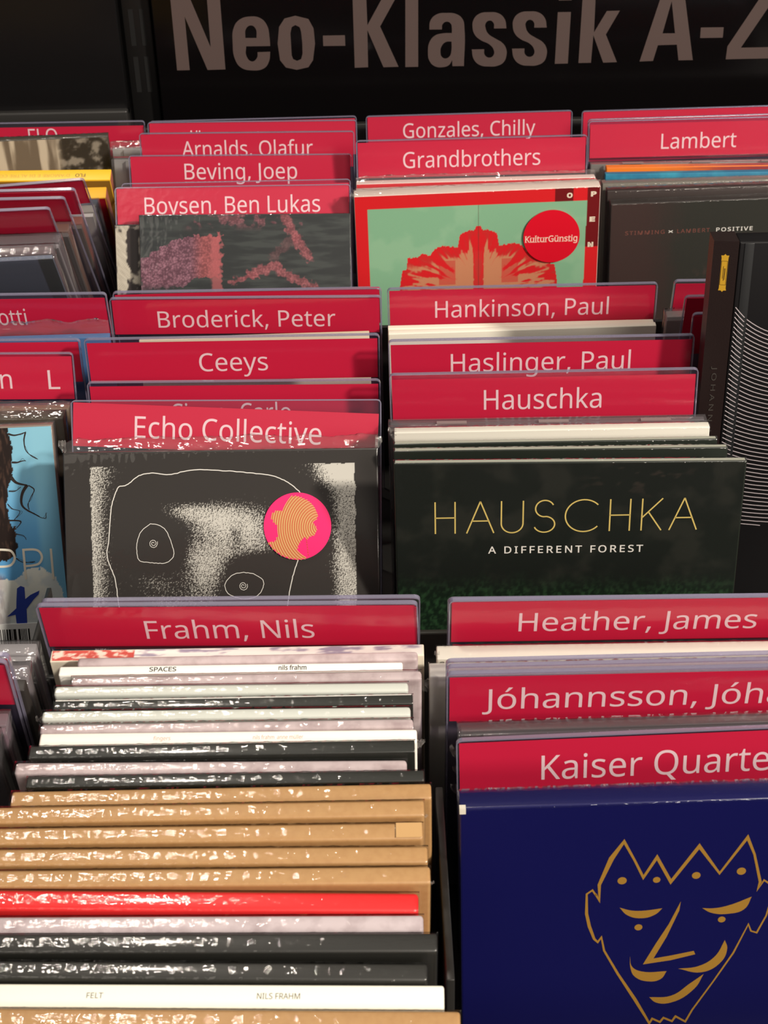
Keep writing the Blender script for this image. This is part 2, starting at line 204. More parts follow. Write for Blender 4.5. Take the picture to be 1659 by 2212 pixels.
GLYPH = json.loads(r'''{"'":[180,[[128,573,112,366,68,366,52,573]]],",":[215,[[154,84,149,65,143,45,136,23,128,1,120,-20,111,-42,102,-63,94,-84,85,-103,33,-103,38,-83,43,-61,49,-38,53,-15,58,8,63,31,67,53,70,74,73,93,148,93]]],".":[215,[[58,43,59,61,64,75,72,85,82,92,94,96,107,97,120,96,132,92,142,85,151,75,156,61,157,43,156,26,151,12,142,2,132,-6,120,-10,107,-11,94,-10,82,-6,72,2,64,12,59,26]]],"2":[459,[[417,0,38,0,38,59,188,210,205,227,221,243,236,259,249,273,261,287,280,309,295,331,306,353,315,376,320,399,322,424,318,453,309,477,294,496,273,510,249,518,221,520,194,519,169,514,147,506,126,495,104,482,83,466,45,513,60,526,77,537,94,548,113,557,132,565,153,572,174,577,197,580,221,581,241,580,261,578,280,574,297,569,313,562,336,548,356,531,372,510,384,485,391,458,394,428,392,399,386,371,375,344,367,328,358,313,348,297,337,282,324,267,310,251,296,235,280,219,264,202,247,185,128,67,128,64,417,64]]],"3":[459,[[395,439,394,414,389,392,381,372,370,355,356,339,340,326,321,316,300,307,277,302,277,298,303,294,326,288,347,279,364,268,379,255,391,240,401,223,408,205,412,185,413,163,412,143,409,125,405,107,398,90,390,74,379,59,367,46,353,34,336,23,318,14,297,6,275,0,250,-5,223,-7,193,-8,164,-7,136,-5,110,-1,85,5,60,13,36,23,36,89,61,78,87,69,114,61,141,56,168,52,194,51,223,53,249,56,271,62,290,71,305,81,324,104,335,132,339,164,337,187,331,206,320,223,306,236,288,247,265,255,240,261,211,264,179,265,123,265,123,326,180,326,209,327,236,332,259,339,278,350,294,362,307,377,316,394,321,413,323,434,320,460,311,481,295,498,274,511,249,519,219,521,199,521,181,519,164,515,147,511,132,505,117,498,103,491,89,482,75,473,39,521,61,537,87,550,115,563,134,569,153,574,174,578,196,580,218,581,252,579,283,574,309,566,332,555,352,540,367,524,380,505,388,485,394,462]]],"5":[459,[[221,351,243,350,265,348,285,344,304,338,322,331,349,316,371,297,389,274,398,258,404,241,409,223,412,204,413,183,412,160,409,138,404,118,397,98,387,81,376,64,363,49,349,36,332,25,314,15,294,7,273,0,250,-4,225,-7,199,-8,170,-7,142,-4,116,0,91,6,70,14,51,23,51,90,71,79,95,70,121,62,148,57,174,53,200,52,227,54,252,58,274,65,293,76,310,89,323,106,333,126,339,149,341,176,339,197,335,216,328,234,319,249,306,262,291,273,272,281,251,287,226,291,197,292,182,291,164,290,146,288,128,285,112,283,99,280,64,302,86,573,373,573,373,508,146,508,132,342,169,348,185,350,202,351]]],"9":[459,[[417,328,417,308,416,289,415,269,413,250,410,231,407,211,403,193,398,174,393,157,387,139,374,112,358,86,340,63,328,50,314,39,299,28,282,19,265,11,246,4,225,-1,203,-5,179,-7,154,-8,143,-8,130,-7,117,-6,103,-4,92,-2,82,0,82,60,92,57,103,55,115,53,128,51,140,50,152,50,174,50,194,53,213,56,230,62,245,68,268,82,287,99,303,118,316,141,327,165,334,192,340,221,344,250,346,281,341,281,332,269,322,258,310,247,297,238,282,230,266,223,247,218,227,215,204,214,173,216,144,223,118,235,95,250,76,270,61,294,53,310,47,327,43,346,41,366,40,387,41,411,44,433,48,453,55,473,63,491,73,507,84,522,97,536,111,547,127,557,144,566,162,572,181,577,201,580,223,581,250,579,275,574,299,565,322,553,342,537,361,518,377,495,391,469,402,439,408,420,412,399,415,377,416,353],[223,521,192,518,165,507,142,488,130,474,121,457,115,437,111,414,110,388,111,367,114,348,120,330,127,315,137,301,158,284,186,273,220,269,244,271,266,276,286,285,304,296,318,310,330,325,339,341,344,358,346,374,345,392,342,409,338,426,332,443,324,459,315,474,304,487,291,499,277,508,260,516,242,520]]],"A":[512,[[437,0,368,177,141,177,73,0,0,0,224,575,289,575,512,0],[282,415,274,438,263,473,255,500,247,468,238,438,230,415,165,241,346,241]]],"B":[521,[[241,573,282,571,319,568,351,561,380,552,404,541,424,526,439,508,450,486,457,460,459,431,457,409,453,389,446,371,437,354,424,340,409,328,392,317,372,309,350,304,350,300,373,295,395,288,415,279,433,267,448,253,461,236,470,215,476,191,478,163,477,143,474,124,469,106,463,89,454,74,436,52,413,33,385,19,367,12,347,7,326,3,303,1,279,0,78,0,78,573],[256,329,283,330,307,333,328,337,344,344,357,352,372,371,381,394,384,423,380,451,369,474,351,490,336,498,318,503,297,508,272,510,245,511,150,511,150,329],[150,269,150,61,265,61,294,62,319,66,340,72,358,80,371,91,388,112,398,138,401,168,399,188,395,205,388,221,377,235,362,247,344,256,321,263,293,267,260,269]]],"C":[507,[[323,517,294,516,266,510,241,502,217,490,196,474,178,456,162,434,149,410,139,383,134,365,130,347,127,328,126,307,125,286,126,259,129,233,133,208,139,185,147,164,157,144,168,126,181,110,196,96,213,83,231,73,251,65,273,60,297,56,322,55,347,56,371,58,394,62,416,66,438,72,460,78,460,15,438,8,416,2,393,-2,369,-6,342,-7,312,-8,278,-7,247,-2,217,5,191,15,166,28,144,44,124,62,106,82,91,105,78,131,68,158,59,188,54,219,50,252,49,287,50,313,52,337,55,361,60,384,67,406,75,427,84,446,95,465,107,483,120,499,134,514,150,527,168,539,186,550,206,559,227,567,250,573,273,577,298,580,324,581,353,580,381,577,409,572,435,565,460,557,482,547,453,486,435,494,415,501,394,508,372,513,348,516]]],"D":[585,[[536,292,535,255,531,220,524,188,514,158,501,131,485,106,467,84,447,64,424,47,399,33,371,21,341,12,309,5,274,1,237,0,78,0,78,573,254,573,288,571,320,567,350,561,378,552,404,540,428,526,450,510,470,491,487,470,502,446,514,420,524,392,531,361,535,328],[460,289,459,319,456,346,451,371,444,394,435,415,424,433,411,450,396,464,380,477,361,487,341,496,319,502,296,507,271,510,244,511,150,511,150,62,228,62,272,64,311,71,346,82,377,98,402,119,423,144,439,174,451,208,458,246]]],"E":[446,[[398,0,78,0,78,573,398,573,398,509,150,509,150,330,383,330,383,268,150,268,150,63,398,63]]],"F":[416,[[150,0,78,0,78,573,398,573,398,509,150,509,150,306,383,306,383,243,150,243]]],"G":[584,[[326,302,524,302,524,22,506,16,487,11,468,6,450,2,431,-1,411,-3,391,-5,369,-7,347,-8,323,-8,289,-7,256,-2,226,5,199,15,173,28,150,43,129,61,111,81,94,104,81,130,69,157,60,186,54,218,50,251,49,286,50,321,55,354,62,385,71,415,84,442,100,467,117,490,138,510,160,528,186,544,213,557,243,567,275,575,309,579,346,581,365,580,383,579,401,577,419,575,437,572,465,565,491,557,516,547,489,484,468,493,445,501,421,508,395,513,369,516,342,517,315,516,290,513,267,507,245,499,225,489,206,477,189,463,174,447,161,429,150,409,141,388,134,365,128,340,125,314,124,286,125,260,128,234,132,210,138,187,146,166,156,146,168,127,182,111,198,96,216,84,236,73,258,65,283,59,310,56,340,55,364,55,385,56,404,59,421,61,437,65,452,68,452,238,326,238]]],"H":[594,[[516,0,443,0,443,267,150,267,150,0,78,0,78,573,150,573,150,330,443,330,443,573,516,573]]],"I":[272,[[239,0,32,0,32,42,99,57,99,515,32,531,32,573,239,573,239,531,172,515,172,57,239,42]]],"J":[219,[[-3,-152,-16,-152,-27,-151,-37,-150,-46,-147,-55,-145,-63,-142,-63,-81,-54,-83,-45,-85,-35,-87,-25,-88,-15,-89,-5,-89,8,-88,21,-85,33,-81,45,-74,54,-65,63,-53,69,-38,73,-19,74,3,74,573,146,573,146,9,145,-13,143,-32,139,-51,134,-67,128,-82,114,-104,96,-122,75,-135,52,-145,25,-150]]],"K":[496,[[496,0,411,0,209,273,150,222,150,0,78,0,78,573,150,573,150,290,166,308,182,327,199,345,249,399,403,573,488,573,261,323]]],"L":[420,[[78,0,78,573,150,573,150,64,400,64,400,0]]],"M":[727,[[330,0,142,502,139,502,140,490,141,477,142,461,142,444,143,426,144,407,144,387,144,367,144,347,144,0,78,0,78,573,184,573,361,103,364,103,544,573,650,573,650,0,578,0,578,352,578,371,579,389,579,408,580,426,580,443,581,460,584,501,581,501,390,0]]],"N":[609,[[532,0,447,0,141,476,138,476,139,462,140,448,141,432,143,378,144,359,144,340,144,320,144,0,78,0,78,573,161,573,467,99,470,99,468,137,466,193,465,213,464,232,464,249,464,573,532,573]]],"O":[626,[[577,287,577,261,575,236,571,212,567,189,561,166,553,145,544,125,534,107,523,89,510,73,496,58,481,44,465,32,447,22,428,13,407,5,386,-1,363,-5,339,-7,314,-8,287,-7,262,-5,239,0,217,6,196,13,177,22,159,33,143,45,128,59,114,73,101,90,90,107,80,126,72,146,65,167,59,189,55,212,51,237,50,262,49,288,50,322,54,355,59,386,67,415,78,442,91,467,106,490,123,510,143,529,166,545,190,558,218,568,247,575,280,580,314,581,348,580,379,576,408,568,434,558,459,545,481,529,501,511,519,490,534,468,547,442,558,415,567,386,573,355,576,322],[125,287,126,259,128,233,132,208,138,184,145,163,154,143,165,125,177,109,191,95,207,83,225,72,245,65,266,59,289,56,314,55,339,56,362,59,383,65,402,72,420,83,435,95,449,109,462,125,472,143,481,163,488,184,494,208,498,233,500,259,501,287,499,329,494,366,485,400,472,430,456,457,436,479,412,496,384,508,351,516,314,518,289,517,266,514,245,508,225,500,207,490,191,478,177,464,165,449,154,431,145,411,138,389,132,366,128,342,126,315]]],"P":[485,[[229,573,272,571,309,566,342,557,370,544,393,528,411,509,426,487,436,463,442,435,444,404,443,381,439,358,433,336,423,316,411,296,395,278,375,262,351,249,324,238,306,232,285,228,264,225,241,224,216,223,150,223,150,0,78,0,78,573],[223,511,150,511,150,285,208,285,229,285,248,287,266,289,283,292,298,296,320,306,338,318,352,334,362,352,368,375,370,401,366,435,354,462,334,484,319,493,300,501,277,506,252,510]]],"Q":[626,[[577,287,577,260,574,233,571,208,565,184,559,160,550,138,541,118,529,98,517,81,503,64,487,49,470,36,452,25,432,15,411,6,548,-136,444,-136,334,-7,324,-8,314,-8,287,-7,262,-5,239,0,217,6,196,13,177,22,159,33,143,45,128,59,114,73,101,90,90,107,80,126,72,146,65,167,59,189,55,212,51,237,50,262,49,288,50,322,54,355,59,386,67,415,78,442,91,467,106,490,123,510,143,529,166,545,190,558,218,568,247,575,280,580,314,581,348,580,379,576,408,568,434,558,459,545,481,529,501,511,519,490,534,468,547,442,558,415,567,386,573,355,576,322],[125,287,126,259,128,233,132,208,138,184,145,163,154,143,165,125,177,109,191,95,207,83,225,72,245,65,266,59,289,56,314,55,339,56,362,59,383,65,402,72,420,83,435,95,449,109,462,125,472,143,481,163,488,184,494,208,498,233,500,259,501,287,499,329,494,366,485,400,472,430,456,457,436,479,412,496,384,508,351,516,314,518,289,517,266,514,245,508,225,500,207,490,191,478,177,464,165,449,154,431,145,411,138,389,132,366,128,342,126,315]]],"R":[499,[[236,573,263,572,289,570,312,566,334,561,353,555,381,540,404,522,422,500,430,485,436,469,441,450,443,431,444,410,442,381,437,356,427,334,415,315,401,298,385,285,367,274,349,264,330,257,487,0,403,0,264,237,150,237,150,0,78,0,78,573],[232,510,150,510,150,298,236,298,262,299,286,302,306,307,323,315,338,325,355,347,366,374,370,407,368,430,363,450,355,467,343,480,328,491,310,500,287,505,261,509]]],"S":[440,[[403,153,402,133,399,115,394,97,387,81,378,66,359,44,335,26,307,11,288,4,267,-1,245,-5,222,-7,198,-8,177,-8,157,-7,137,-5,118,-2,100,1,83,4,68,9,54,14,41,19,41,88,62,80,86,72,113,65,142,59,171,56,201,55,228,56,252,60,273,66,290,74,305,85,316,98,324,113,329,129,330,147,329,164,325,180,318,194,308,207,295,218,277,230,255,241,228,252,196,265,172,274,151,284,131,294,114,305,98,317,85,330,74,344,65,359,57,375,52,393,49,413,48,435,51,464,58,490,71,513,89,533,110,550,136,563,153,569,171,574,190,578,210,580,231,581,262,580,290,577,318,572,343,565,367,558,389,549,366,487,346,495,325,502,302,508,278,513,254,516,229,517,207,516,187,513,169,507,155,499,142,489,133,478,126,464,122,450,121,434,122,416,126,400,133,386,143,373,156,362,172,351,193,341,217,330,246,318,266,311,284,303,301,295,317,287,332,279,353,264,371,247,385,228,395,206,401,181]]],"T":[446,[[259,0,187,0,187,509,8,509,8,573,437,573,437,509,259,509]]],"V":[481,[[481,573,277,0,204,0,0,573,75,573,204,205,210,190,215,175,220,160,231,119,235,106,238,93,241,80,243,93,246,106,250,119,253,133,257,147,262,161,277,207,405,573]]],"a":[450,[[231,437,261,436,287,432,311,425,331,415,347,403,361,387,371,368,379,346,383,321,385,293,385,0,334,0,320,61,317,61,304,46,292,33,279,22,265,13,250,5,234,-1,216,-5,195,-7,172,-8,148,-7,124,-2,103,6,84,16,68,30,55,48,45,68,39,92,37,119,39,144,45,166,55,186,69,203,87,219,110,231,137,241,168,249,203,254,243,257,316,259,316,285,313,317,306,342,293,359,275,371,253,378,227,380,205,379,183,376,163,370,143,363,124,355,106,347,84,400,104,410,126,419,151,426,177,432,204,436],[252,208,222,206,196,202,173,197,155,190,141,182,124,165,113,144,110,119,112,97,120,79,132,66,148,56,167,51,188,49,210,50,229,54,247,60,264,68,279,79,292,92,302,108,309,127,314,148,315,172,315,210]]],"b":[493,[[139,461,139,443,138,426,138,410,137,396,136,383,135,373,139,373,153,390,169,405,189,419,213,429,240,435,272,437,303,435,331,428,357,417,380,401,401,381,418,357,432,328,441,295,447,257,449,215,448,186,446,160,441,135,435,112,427,91,417,73,406,56,394,41,380,28,365,17,348,8,331,1,312,-4,293,-7,272,-8,240,-6,213,0,189,10,169,24,153,38,139,55,133,55,119,0,68,0,68,609,139,609],[260,379,231,377,207,371,188,361,172,348,159,330,150,308,146,293,143,277,141,258,139,239,139,217,139,214,140,184,143,157,148,132,155,111,165,93,177,77,193,66,212,57,235,52,261,51,283,52,303,57,320,66,335,78,348,93,358,112,366,133,372,158,375,185,376,216,375,247,372,274,366,298,358,320,348,338,335,352,320,364,302,372,282,377]]],"c":[385,[[241,-8,218,-7,197,-4,177,0,157,7,139,15,122,26,107,38,93,52,80,69,69,87,60,108,53,131,48,156,45,183,44,213,45,243,48,271,54,297,61,321,71,342,82,360,95,377,109,392,125,404,142,415,161,423,181,429,201,434,223,437,245,438,267,437,288,435,309,431,328,426,344,421,358,415,337,356,323,361,308,365,292,370,275,373,259,375,244,376,217,374,193,368,172,358,155,343,141,325,131,303,126,288,122,271,119,253,118,234,117,213,119,181,123,152,131,126,141,104,155,86,172,71,191,61,214,55,240,53,262,54,283,56,302,60,319,65,336,71,351,78,351,15,336,8,320,3,304,-2,285,-5,264,-7]]],"d":[493,[[221,-8,190,-6,162,1,136,12,113,28,92,48,75,72,61,101,52,134,46,172,44,214,46,256,52,294,62,327,75,357,93,381,113,402,137,417,162,429,191,436,221,438,243,437,262,434,280,429,296,423,310,416,323,407,335,397,345,386,354,374,359,374,356,405,355,418,355,429,354,438,354,609,425,609,425,0,368,0,358,58,354,58,345,46,335,35,323,24,310,15,296,7,279,1,262,-4,242,-7],[232,51,257,52,280,56,299,64,315,74,328,88,338,104,345,124,351,146,354,172,355,200,355,213,354,244,351,271,346,296,338,318,329,336,316,352,300,364,281,372,258,378,231,379,209,377,190,372,173,363,158,350,146,334,135,315,127,293,122,269,118,242,117,213,118,183,122,156,127,133,135,111,146,93,158,78,173,66,190,57,210,52]]],"e":[452,[[234,438,256,437,276,434,295,429,313,422,329,414,344,403,358,391,370,378,381,363,390,346,398,328,404,309,408,288,411,267,411,244,411,201,117,201,119,173,124,148,131,126,141,107,154,90,170,77,187,66,207,58,230,54,254,52,280,53,305,56,327,60,348,66,370,73,392,82,392,20,370,11,349,4,327,-1,304,-5,279,-7,251,-8,227,-7,204,-4,183,1,162,8,143,17,125,28,109,41,94,55,81,72,70,91,61,112,53,134,48,158,45,184,44,212,45,239,48,265,53,289,59,312,68,333,78,352,90,369,103,385,118,399,134,411,152,420,171,428,191,433,212,437],[233,380,202,377,175,366,154,348,143,334,134,318,127,300,122,280,119,257,338,257,336,281,333,302,326,322,318,338,306,353,292,364,276,373,256,378]]],"f":[276,[[266,375,158,375,158,0,87,0,87,375,12,375,12,408,87,432,87,457,88,478,90,498,93,516,98,532,104,547,116,568,132,585,152,597,174,606,199,612,227,613,244,613,259,612,274,609,287,606,300,603,310,599,292,544,283,546,273,549,262,552,251,554,239,555,228,556,206,553,189,545,175,532,166,513,160,489,158,458,158,430,266,430]]],"g":[493,[[221,438,248,436,273,431,297,422,319,409,338,393,355,373,359,373,369,430,425,430,425,-7,424,-31,422,-53,418,-73,412,-92,404,-109,388,-135,367,-155,341,-172,323,-179,303,-185,281,-189,258,-192,233,-192,202,-192,174,-189,147,-186,122,-180,99,-174,78,-165,78,-100,99,-110,123,-118,149,-125,177,-130,206,-133,237,-134,258,-133,277,-129,294,-122,310,-113,324,-101,335,-88,344,-72,350,-54,354,-34,355,-13,355,4,356,32,358,57,354,57,338,37,320,21,299,8,275,-1,250,-6,221,-8,189,-6,160,1,134,13,111,29,91,51,74,76,61,105,52,138,46,174,44,214,46,253,52,289,61,322,74,351,91,377,111,399,134,416,160,428,189,435],[230,379,207,376,187,370,169,359,153,344,140,326,130,303,126,288,122,271,119,253,118,234,117,213,118,183,122,156,128,131,136,110,146,92,159,77,174,65,191,56,210,51,232,50,253,51,271,53,288,58,303,65,315,74,326,85,336,98,343,113,349,131,353,151,355,173,356,197,356,214,356,237,354,257,351,276,348,293,343,309,332,331,319,348,302,362,281,371,257,377]]],"h":[496,[[139,431,139,420,138,410,138,399,135,370,140,370,149,385,161,397,174,407,188,416,204,424,221,429,238,434,255,436,273,437,306,435,335,430,360,421,382,408,399,391,413,370,419,355,424,339,428,321,430,301,431,280,431,0,361,0,361,275,358,307,351,333,338,353,319,367,295,376,265,379,235,377,210,370,189,360,173,347,160,329,150,308,144,283,140,254,139,222,139,0,68,0,68,609,139,609]]],"i":[207,[[139,430,139,0,68,0,68,430],[104,591,115,590,124,586,133,580,140,572,144,560,145,546,144,532,140,521,133,512,124,506,115,502,104,501,93,502,83,506,75,512,68,521,64,532,63,546,64,560,68,572,75,580,83,586,93,590]]],"k":[428,[[138,291,138,282,137,270,137,257,135,221,138,221,152,240,172,264,189,285,326,430,409,430,235,246,421,0,336,0,187,200,138,158,138,0,68,0,68,609,138,609]]],"l":[207,[[139,0,68,0,68,609,139,609]]],"m":[750,[[540,438,567,436,592,432,614,424,633,414,649,401,662,384,672,363,679,339,683,311,685,280,685,0,615,0,615,277,613,308,606,333,594,353,577,367,555,376,528,379,504,377,483,373,465,366,450,355,438,342,429,327,421,308,416,287,412,264,411,237,411,0,342,0,342,277,341,298,337,317,332,333,325,347,315,359,303,367,289,374,272,377,253,379,227,377,204,370,185,360,170,347,158,329,150,308,144,283,140,255,139,223,139,0,68,0,68,430,125,430,136,371,140,371,149,385,160,398,173,409,186,418,201,425,217,431,233,435,249,437,266,438,298,436,325,430,349,420,369,406,386,388,398,366,402,366,418,388,438,406,461,420,486,430,512,436]]],"n":[496,[[275,438,304,436,331,432,354,424,374,414,391,401,405,384,416,363,424,339,429,311,431,280,431,0,361,0,361,275,358,307,351,333,338,353,319,367,295,376,265,379,238,377,215,372,195,364,179,353,166,338,156,321,149,301,143,278,140,252,139,223,139,0,68,0,68,430,125,430,136,371,140,371,150,385,162,398,175,409,190,418,206,425,222,431,239,435,257,437]]],"o":[485,[[442,216,441,195,440,175,437,156,433,138,428,121,417,95,404,71,388,51,369,33,348,18,324,7,299,-1,271,-6,241,-8,214,-6,188,-1,163,7,140,18,119,33,100,51,84,71,70,95,59,121,54,138,49,156,46,175,45,195,44,216,45,243,48,269,53,293,60,316,68,336,79,355,91,372,105,387,120,400,137,412,156,421,176,428,197,434,220,437,244,438,267,437,288,434,309,428,328,421,347,412,364,400,379,387,393,372,406,355,417,336,426,316,433,293,438,269,441,243],[117,216,119,184,123,154,130,128,141,105,155,86,172,71,192,59,216,53,243,51,270,53,294,59,314,71,331,86,345,105,356,128,363,154,367,184,369,216,367,248,363,277,355,303,345,325,331,344,314,359,294,370,270,376,242,379,217,377,195,372,176,363,160,351,147,335,136,317,128,295,122,271,118,245]]],"p":[493,[[273,438,303,436,331,429,357,418,380,402,401,383,418,358,432,329,441,296,447,258,449,216,448,187,446,161,441,136,435,114,427,93,417,74,407,57,394,41,380,28,365,17,349,8,331,1,313,-4,293,-7,272,-8,251,-7,231,-4,213,1,197,7,182,15,170,24,158,33,148,44,139,55,134,55,137,20,138,7,139,-5,139,-16,139,-192,68,-192,68,430,126,430,136,371,139,371,148,383,158,394,170,405,182,414,197,422,213,429,231,434,251,437],[260,379,233,377,210,371,190,362,174,349,161,333,152,313,145,289,141,261,139,229,139,216,139,195,141,176,143,158,146,141,150,126,159,103,172,85,188,70,208,59,233,53,261,51,286,53,308,60,326,72,341,88,354,108,364,131,371,157,375,186,376,217,375,245,372,271,366,294,358,316,348,334,335,350,320,363,302,371,282,377]]],"r":[331,[[269,438,295,437,304,436,312,435,319,433,310,368,287,372,279,373,271,374,264,374,248,373,232,369,217,363,202,355,189,346,176,334,166,321,156,305,149,289,143,270,140,251,139,229,139,0,68,0,68,430,126,430,134,351,137,351,147,367,158,381,170,395,183,407,198,418,214,426,231,433,249,437]]],"s":[384,[[348,119,346,92,339,69,327,49,311,32,292,18,268,6,252,1,235,-3,216,-6,197,-7,176,-8,148,-7,122,-5,99,-1,78,5,59,11,42,19,42,83,60,75,81,67,104,60,128,54,153,50,178,49,211,51,236,57,256,66,269,79,277,94,280,112,279,123,276,132,271,141,264,150,253,158,239,167,222,176,200,185,174,196,148,206,124,217,103,228,84,239,69,252,57,266,48,283,43,302,41,324,43,345,48,364,57,380,69,395,85,408,104,419,125,427,149,433,174,437,202,438,228,437,252,434,275,430,298,424,319,417,339,409,315,353,297,360,278,366,258,372,238,377,218,379,197,380,171,379,149,374,131,366,118,356,111,343,108,328,109,317,113,307,119,298,127,290,139,282,154,274,172,266,193,256,219,246,245,236,268,226,289,215,306,203,321,191,333,176,341,159,346,140]]],"t":[289,[[212,50,222,50,233,51,245,53,255,54,264,56,272,59,272,5,263,1,253,-2,240,-4,226,-6,213,-8,200,-8,178,-7,157,-3,138,4,120,13,104,27,91,44,82,66,76,93,74,125,74,375,13,375,13,409,75,437,103,528,144,528,144,430,269,430,269,375,144,375,144,127,146,103,153,83,163,69,177,58,193,52]]],"u":[496,[[427,430,427,0,370,0,359,57,356,57,346,43,334,31,321,20,306,11,290,4,273,-1,256,-5,238,-7,220,-8,187,-6,159,-1,134,8,112,21,95,38,81,59,75,74,70,90,66,108,64,127,63,148,63,430,135,430,135,153,137,122,145,96,158,76,176,62,200,53,230,51,260,53,285,59,306,69,323,82,336,100,345,121,352,146,356,175,357,206,357,430]]],"v":[407,[[163,0,0,430,75,430,167,176,180,137,185,123,189,109,193,96,197,83,199,72,201,63,204,63,207,72,210,84,214,96,218,110,222,124,227,138,241,176,332,430,407,430,244,0]]],"y":[409,[[1,430,76,430,169,185,184,144,188,130,193,117,196,105,200,92,203,80,205,68,209,68,212,83,217,100,224,121,231,142,238,164,245,186,333,430,409,430,224,-59,213,-85,201,-108,188,-130,173,-148,157,-164,138,-176,117,-185,94,-191,67,-192,55,-192,44,-192,34,-190,9,-186,9,-130,30,-133,38,-134,47,-135,56,-135,72,-134,86,-131,99,-126,110,-118,121,-110,130,-99,138,-87,145,-73,152,-59,174,-2]]],"z":[377,[[346,0,31,0,31,47,262,375,45,375,45,430,340,430,340,377,112,55,346,55]]],"Ó":[626,[[577,287,577,261,575,236,571,212,567,189,561,166,553,145,544,125,534,107,523,89,510,73,496,58,481,44,465,32,447,22,428,13,407,5,386,-1,363,-5,339,-7,314,-8,287,-7,262,-5,239,0,217,6,196,13,177,22,159,33,143,45,128,59,114,73,101,90,90,107,80,126,72,146,65,167,59,189,55,212,51,237,50,262,49,288,50,322,54,355,59,386,67,415,78,442,91,467,106,490,123,510,143,529,166,545,190,558,218,568,247,575,280,580,314,581,348,580,379,576,408,568,434,558,459,545,481,529,501,511,519,490,534,468,547,442,558,415,567,386,573,355,576,322],[125,287,126,259,128,233,132,208,138,184,145,163,154,143,165,125,177,109,191,95,207,83,225,72,245,65,266,59,289,56,314,55,339,56,362,59,383,65,402,72,420,83,435,95,449,109,462,125,472,143,481,163,488,184,494,208,498,233,500,259,501,287,499,329,494,366,485,400,472,430,456,457,436,479,412,496,384,508,351,516,314,518,289,517,266,514,245,508,225,500,207,490,191,478,177,464,165,449,154,431,145,411,138,389,132,366,128,342,126,315],[432,749,427,741,420,732,411,722,402,711,392,700,381,688,370,677,359,666,348,656,338,646,327,637,318,629,271,629,271,638,279,649,288,661,297,674,306,688,316,703,325,717,333,732,341,745,347,757,432,757]]],"×":[459,[[366,460,406,419,269,283,405,147,365,106,228,241,94,106,52,147,188,283,51,419,93,460,229,323]]],"ó":[485,[[442,216,441,195,440,175,437,156,433,138,428,121,417,95,404,71,388,51,369,33,348,18,324,7,299,-1,271,-6,241,-8,214,-6,188,-1,163,7,140,18,119,33,100,51,84,71,70,95,59,121,54,138,49,156,46,175,45,195,44,216,45,243,48,269,53,293,60,316,68,336,79,355,91,372,105,387,120,400,137,412,156,421,176,428,197,434,220,437,244,438,267,437,288,434,309,428,328,421,347,412,364,400,379,387,393,372,406,355,417,336,426,316,433,293,438,269,441,243],[117,216,119,184,123,154,130,128,141,105,155,86,172,71,192,59,216,53,243,51,270,53,294,59,314,71,331,86,345,105,356,128,363,154,367,184,369,216,367,248,363,277,355,303,345,325,331,344,314,359,294,370,270,376,242,379,217,377,195,372,176,363,160,351,147,335,136,317,128,295,122,271,118,245],[362,606,356,598,349,589,341,579,331,568,321,557,311,546,300,534,289,523,278,513,267,503,257,494,247,486,200,486,200,496,209,506,217,518,227,532,236,546,245,560,254,575,263,589,270,602,277,614,362,614]]],"ü":[496,[[427,430,427,0,370,0,359,57,356,57,346,43,334,31,321,20,306,11,290,4,273,-1,256,-5,238,-7,220,-8,187,-6,159,-1,134,8,112,21,95,38,81,59,75,74,70,90,66,108,64,127,63,148,63,430,135,430,135,153,137,122,145,96,158,76,176,62,200,53,230,51,260,53,285,59,306,69,323,82,336,100,345,121,352,146,356,175,357,206,357,430],[136,546,137,559,141,569,147,576,155,581,164,584,173,585,183,584,192,581,200,576,206,569,210,559,211,546,210,534,206,524,200,516,192,510,183,507,173,506,164,507,155,510,147,516,141,524,137,534],[286,546,287,559,291,569,297,576,305,581,314,584,323,585,333,584,342,581,350,576,356,569,360,559,361,546,360,534,356,524,350,516,342,510,333,507,323,506,314,507,305,510,297,516,291,524,287,534]]]," ":[209,[]]}''')
CAP = max(GLYPH['H'][1][0][1::2])
def text_shape(s, cap, width=None, track=0.0, bold=0.0, sx=1.0):
    """letter shapes, baseline at y=0, starting at x=0; scaled in x to WIDTH if given"""
    k = cap / CAP
    cs, x = [], 0.0
    for ch in s:
        adv, cont = GLYPH[ch]
        for c in cont: cs.append([(x + c[i] * k * sx, c[i + 1] * k) for i in range(0, len(c), 2)])
        x += adv * k * sx + track
    v, f = fill(cs, bold)
    x0 = min(p[0] for p in v); x1 = max(p[0] for p in v)
    q = (width / (x1 - x0)) if width else 1.0
    return [((p[0] - x0) * q, p[1]) for p in v], f
def on_front(v, x, z, y, rot=0.0):
    c, s = math.cos(rot), math.sin(rot)
    return [(x + p[0] * c - p[1] * s, y, z + p[0] * s + p[1] * c) for p in v]
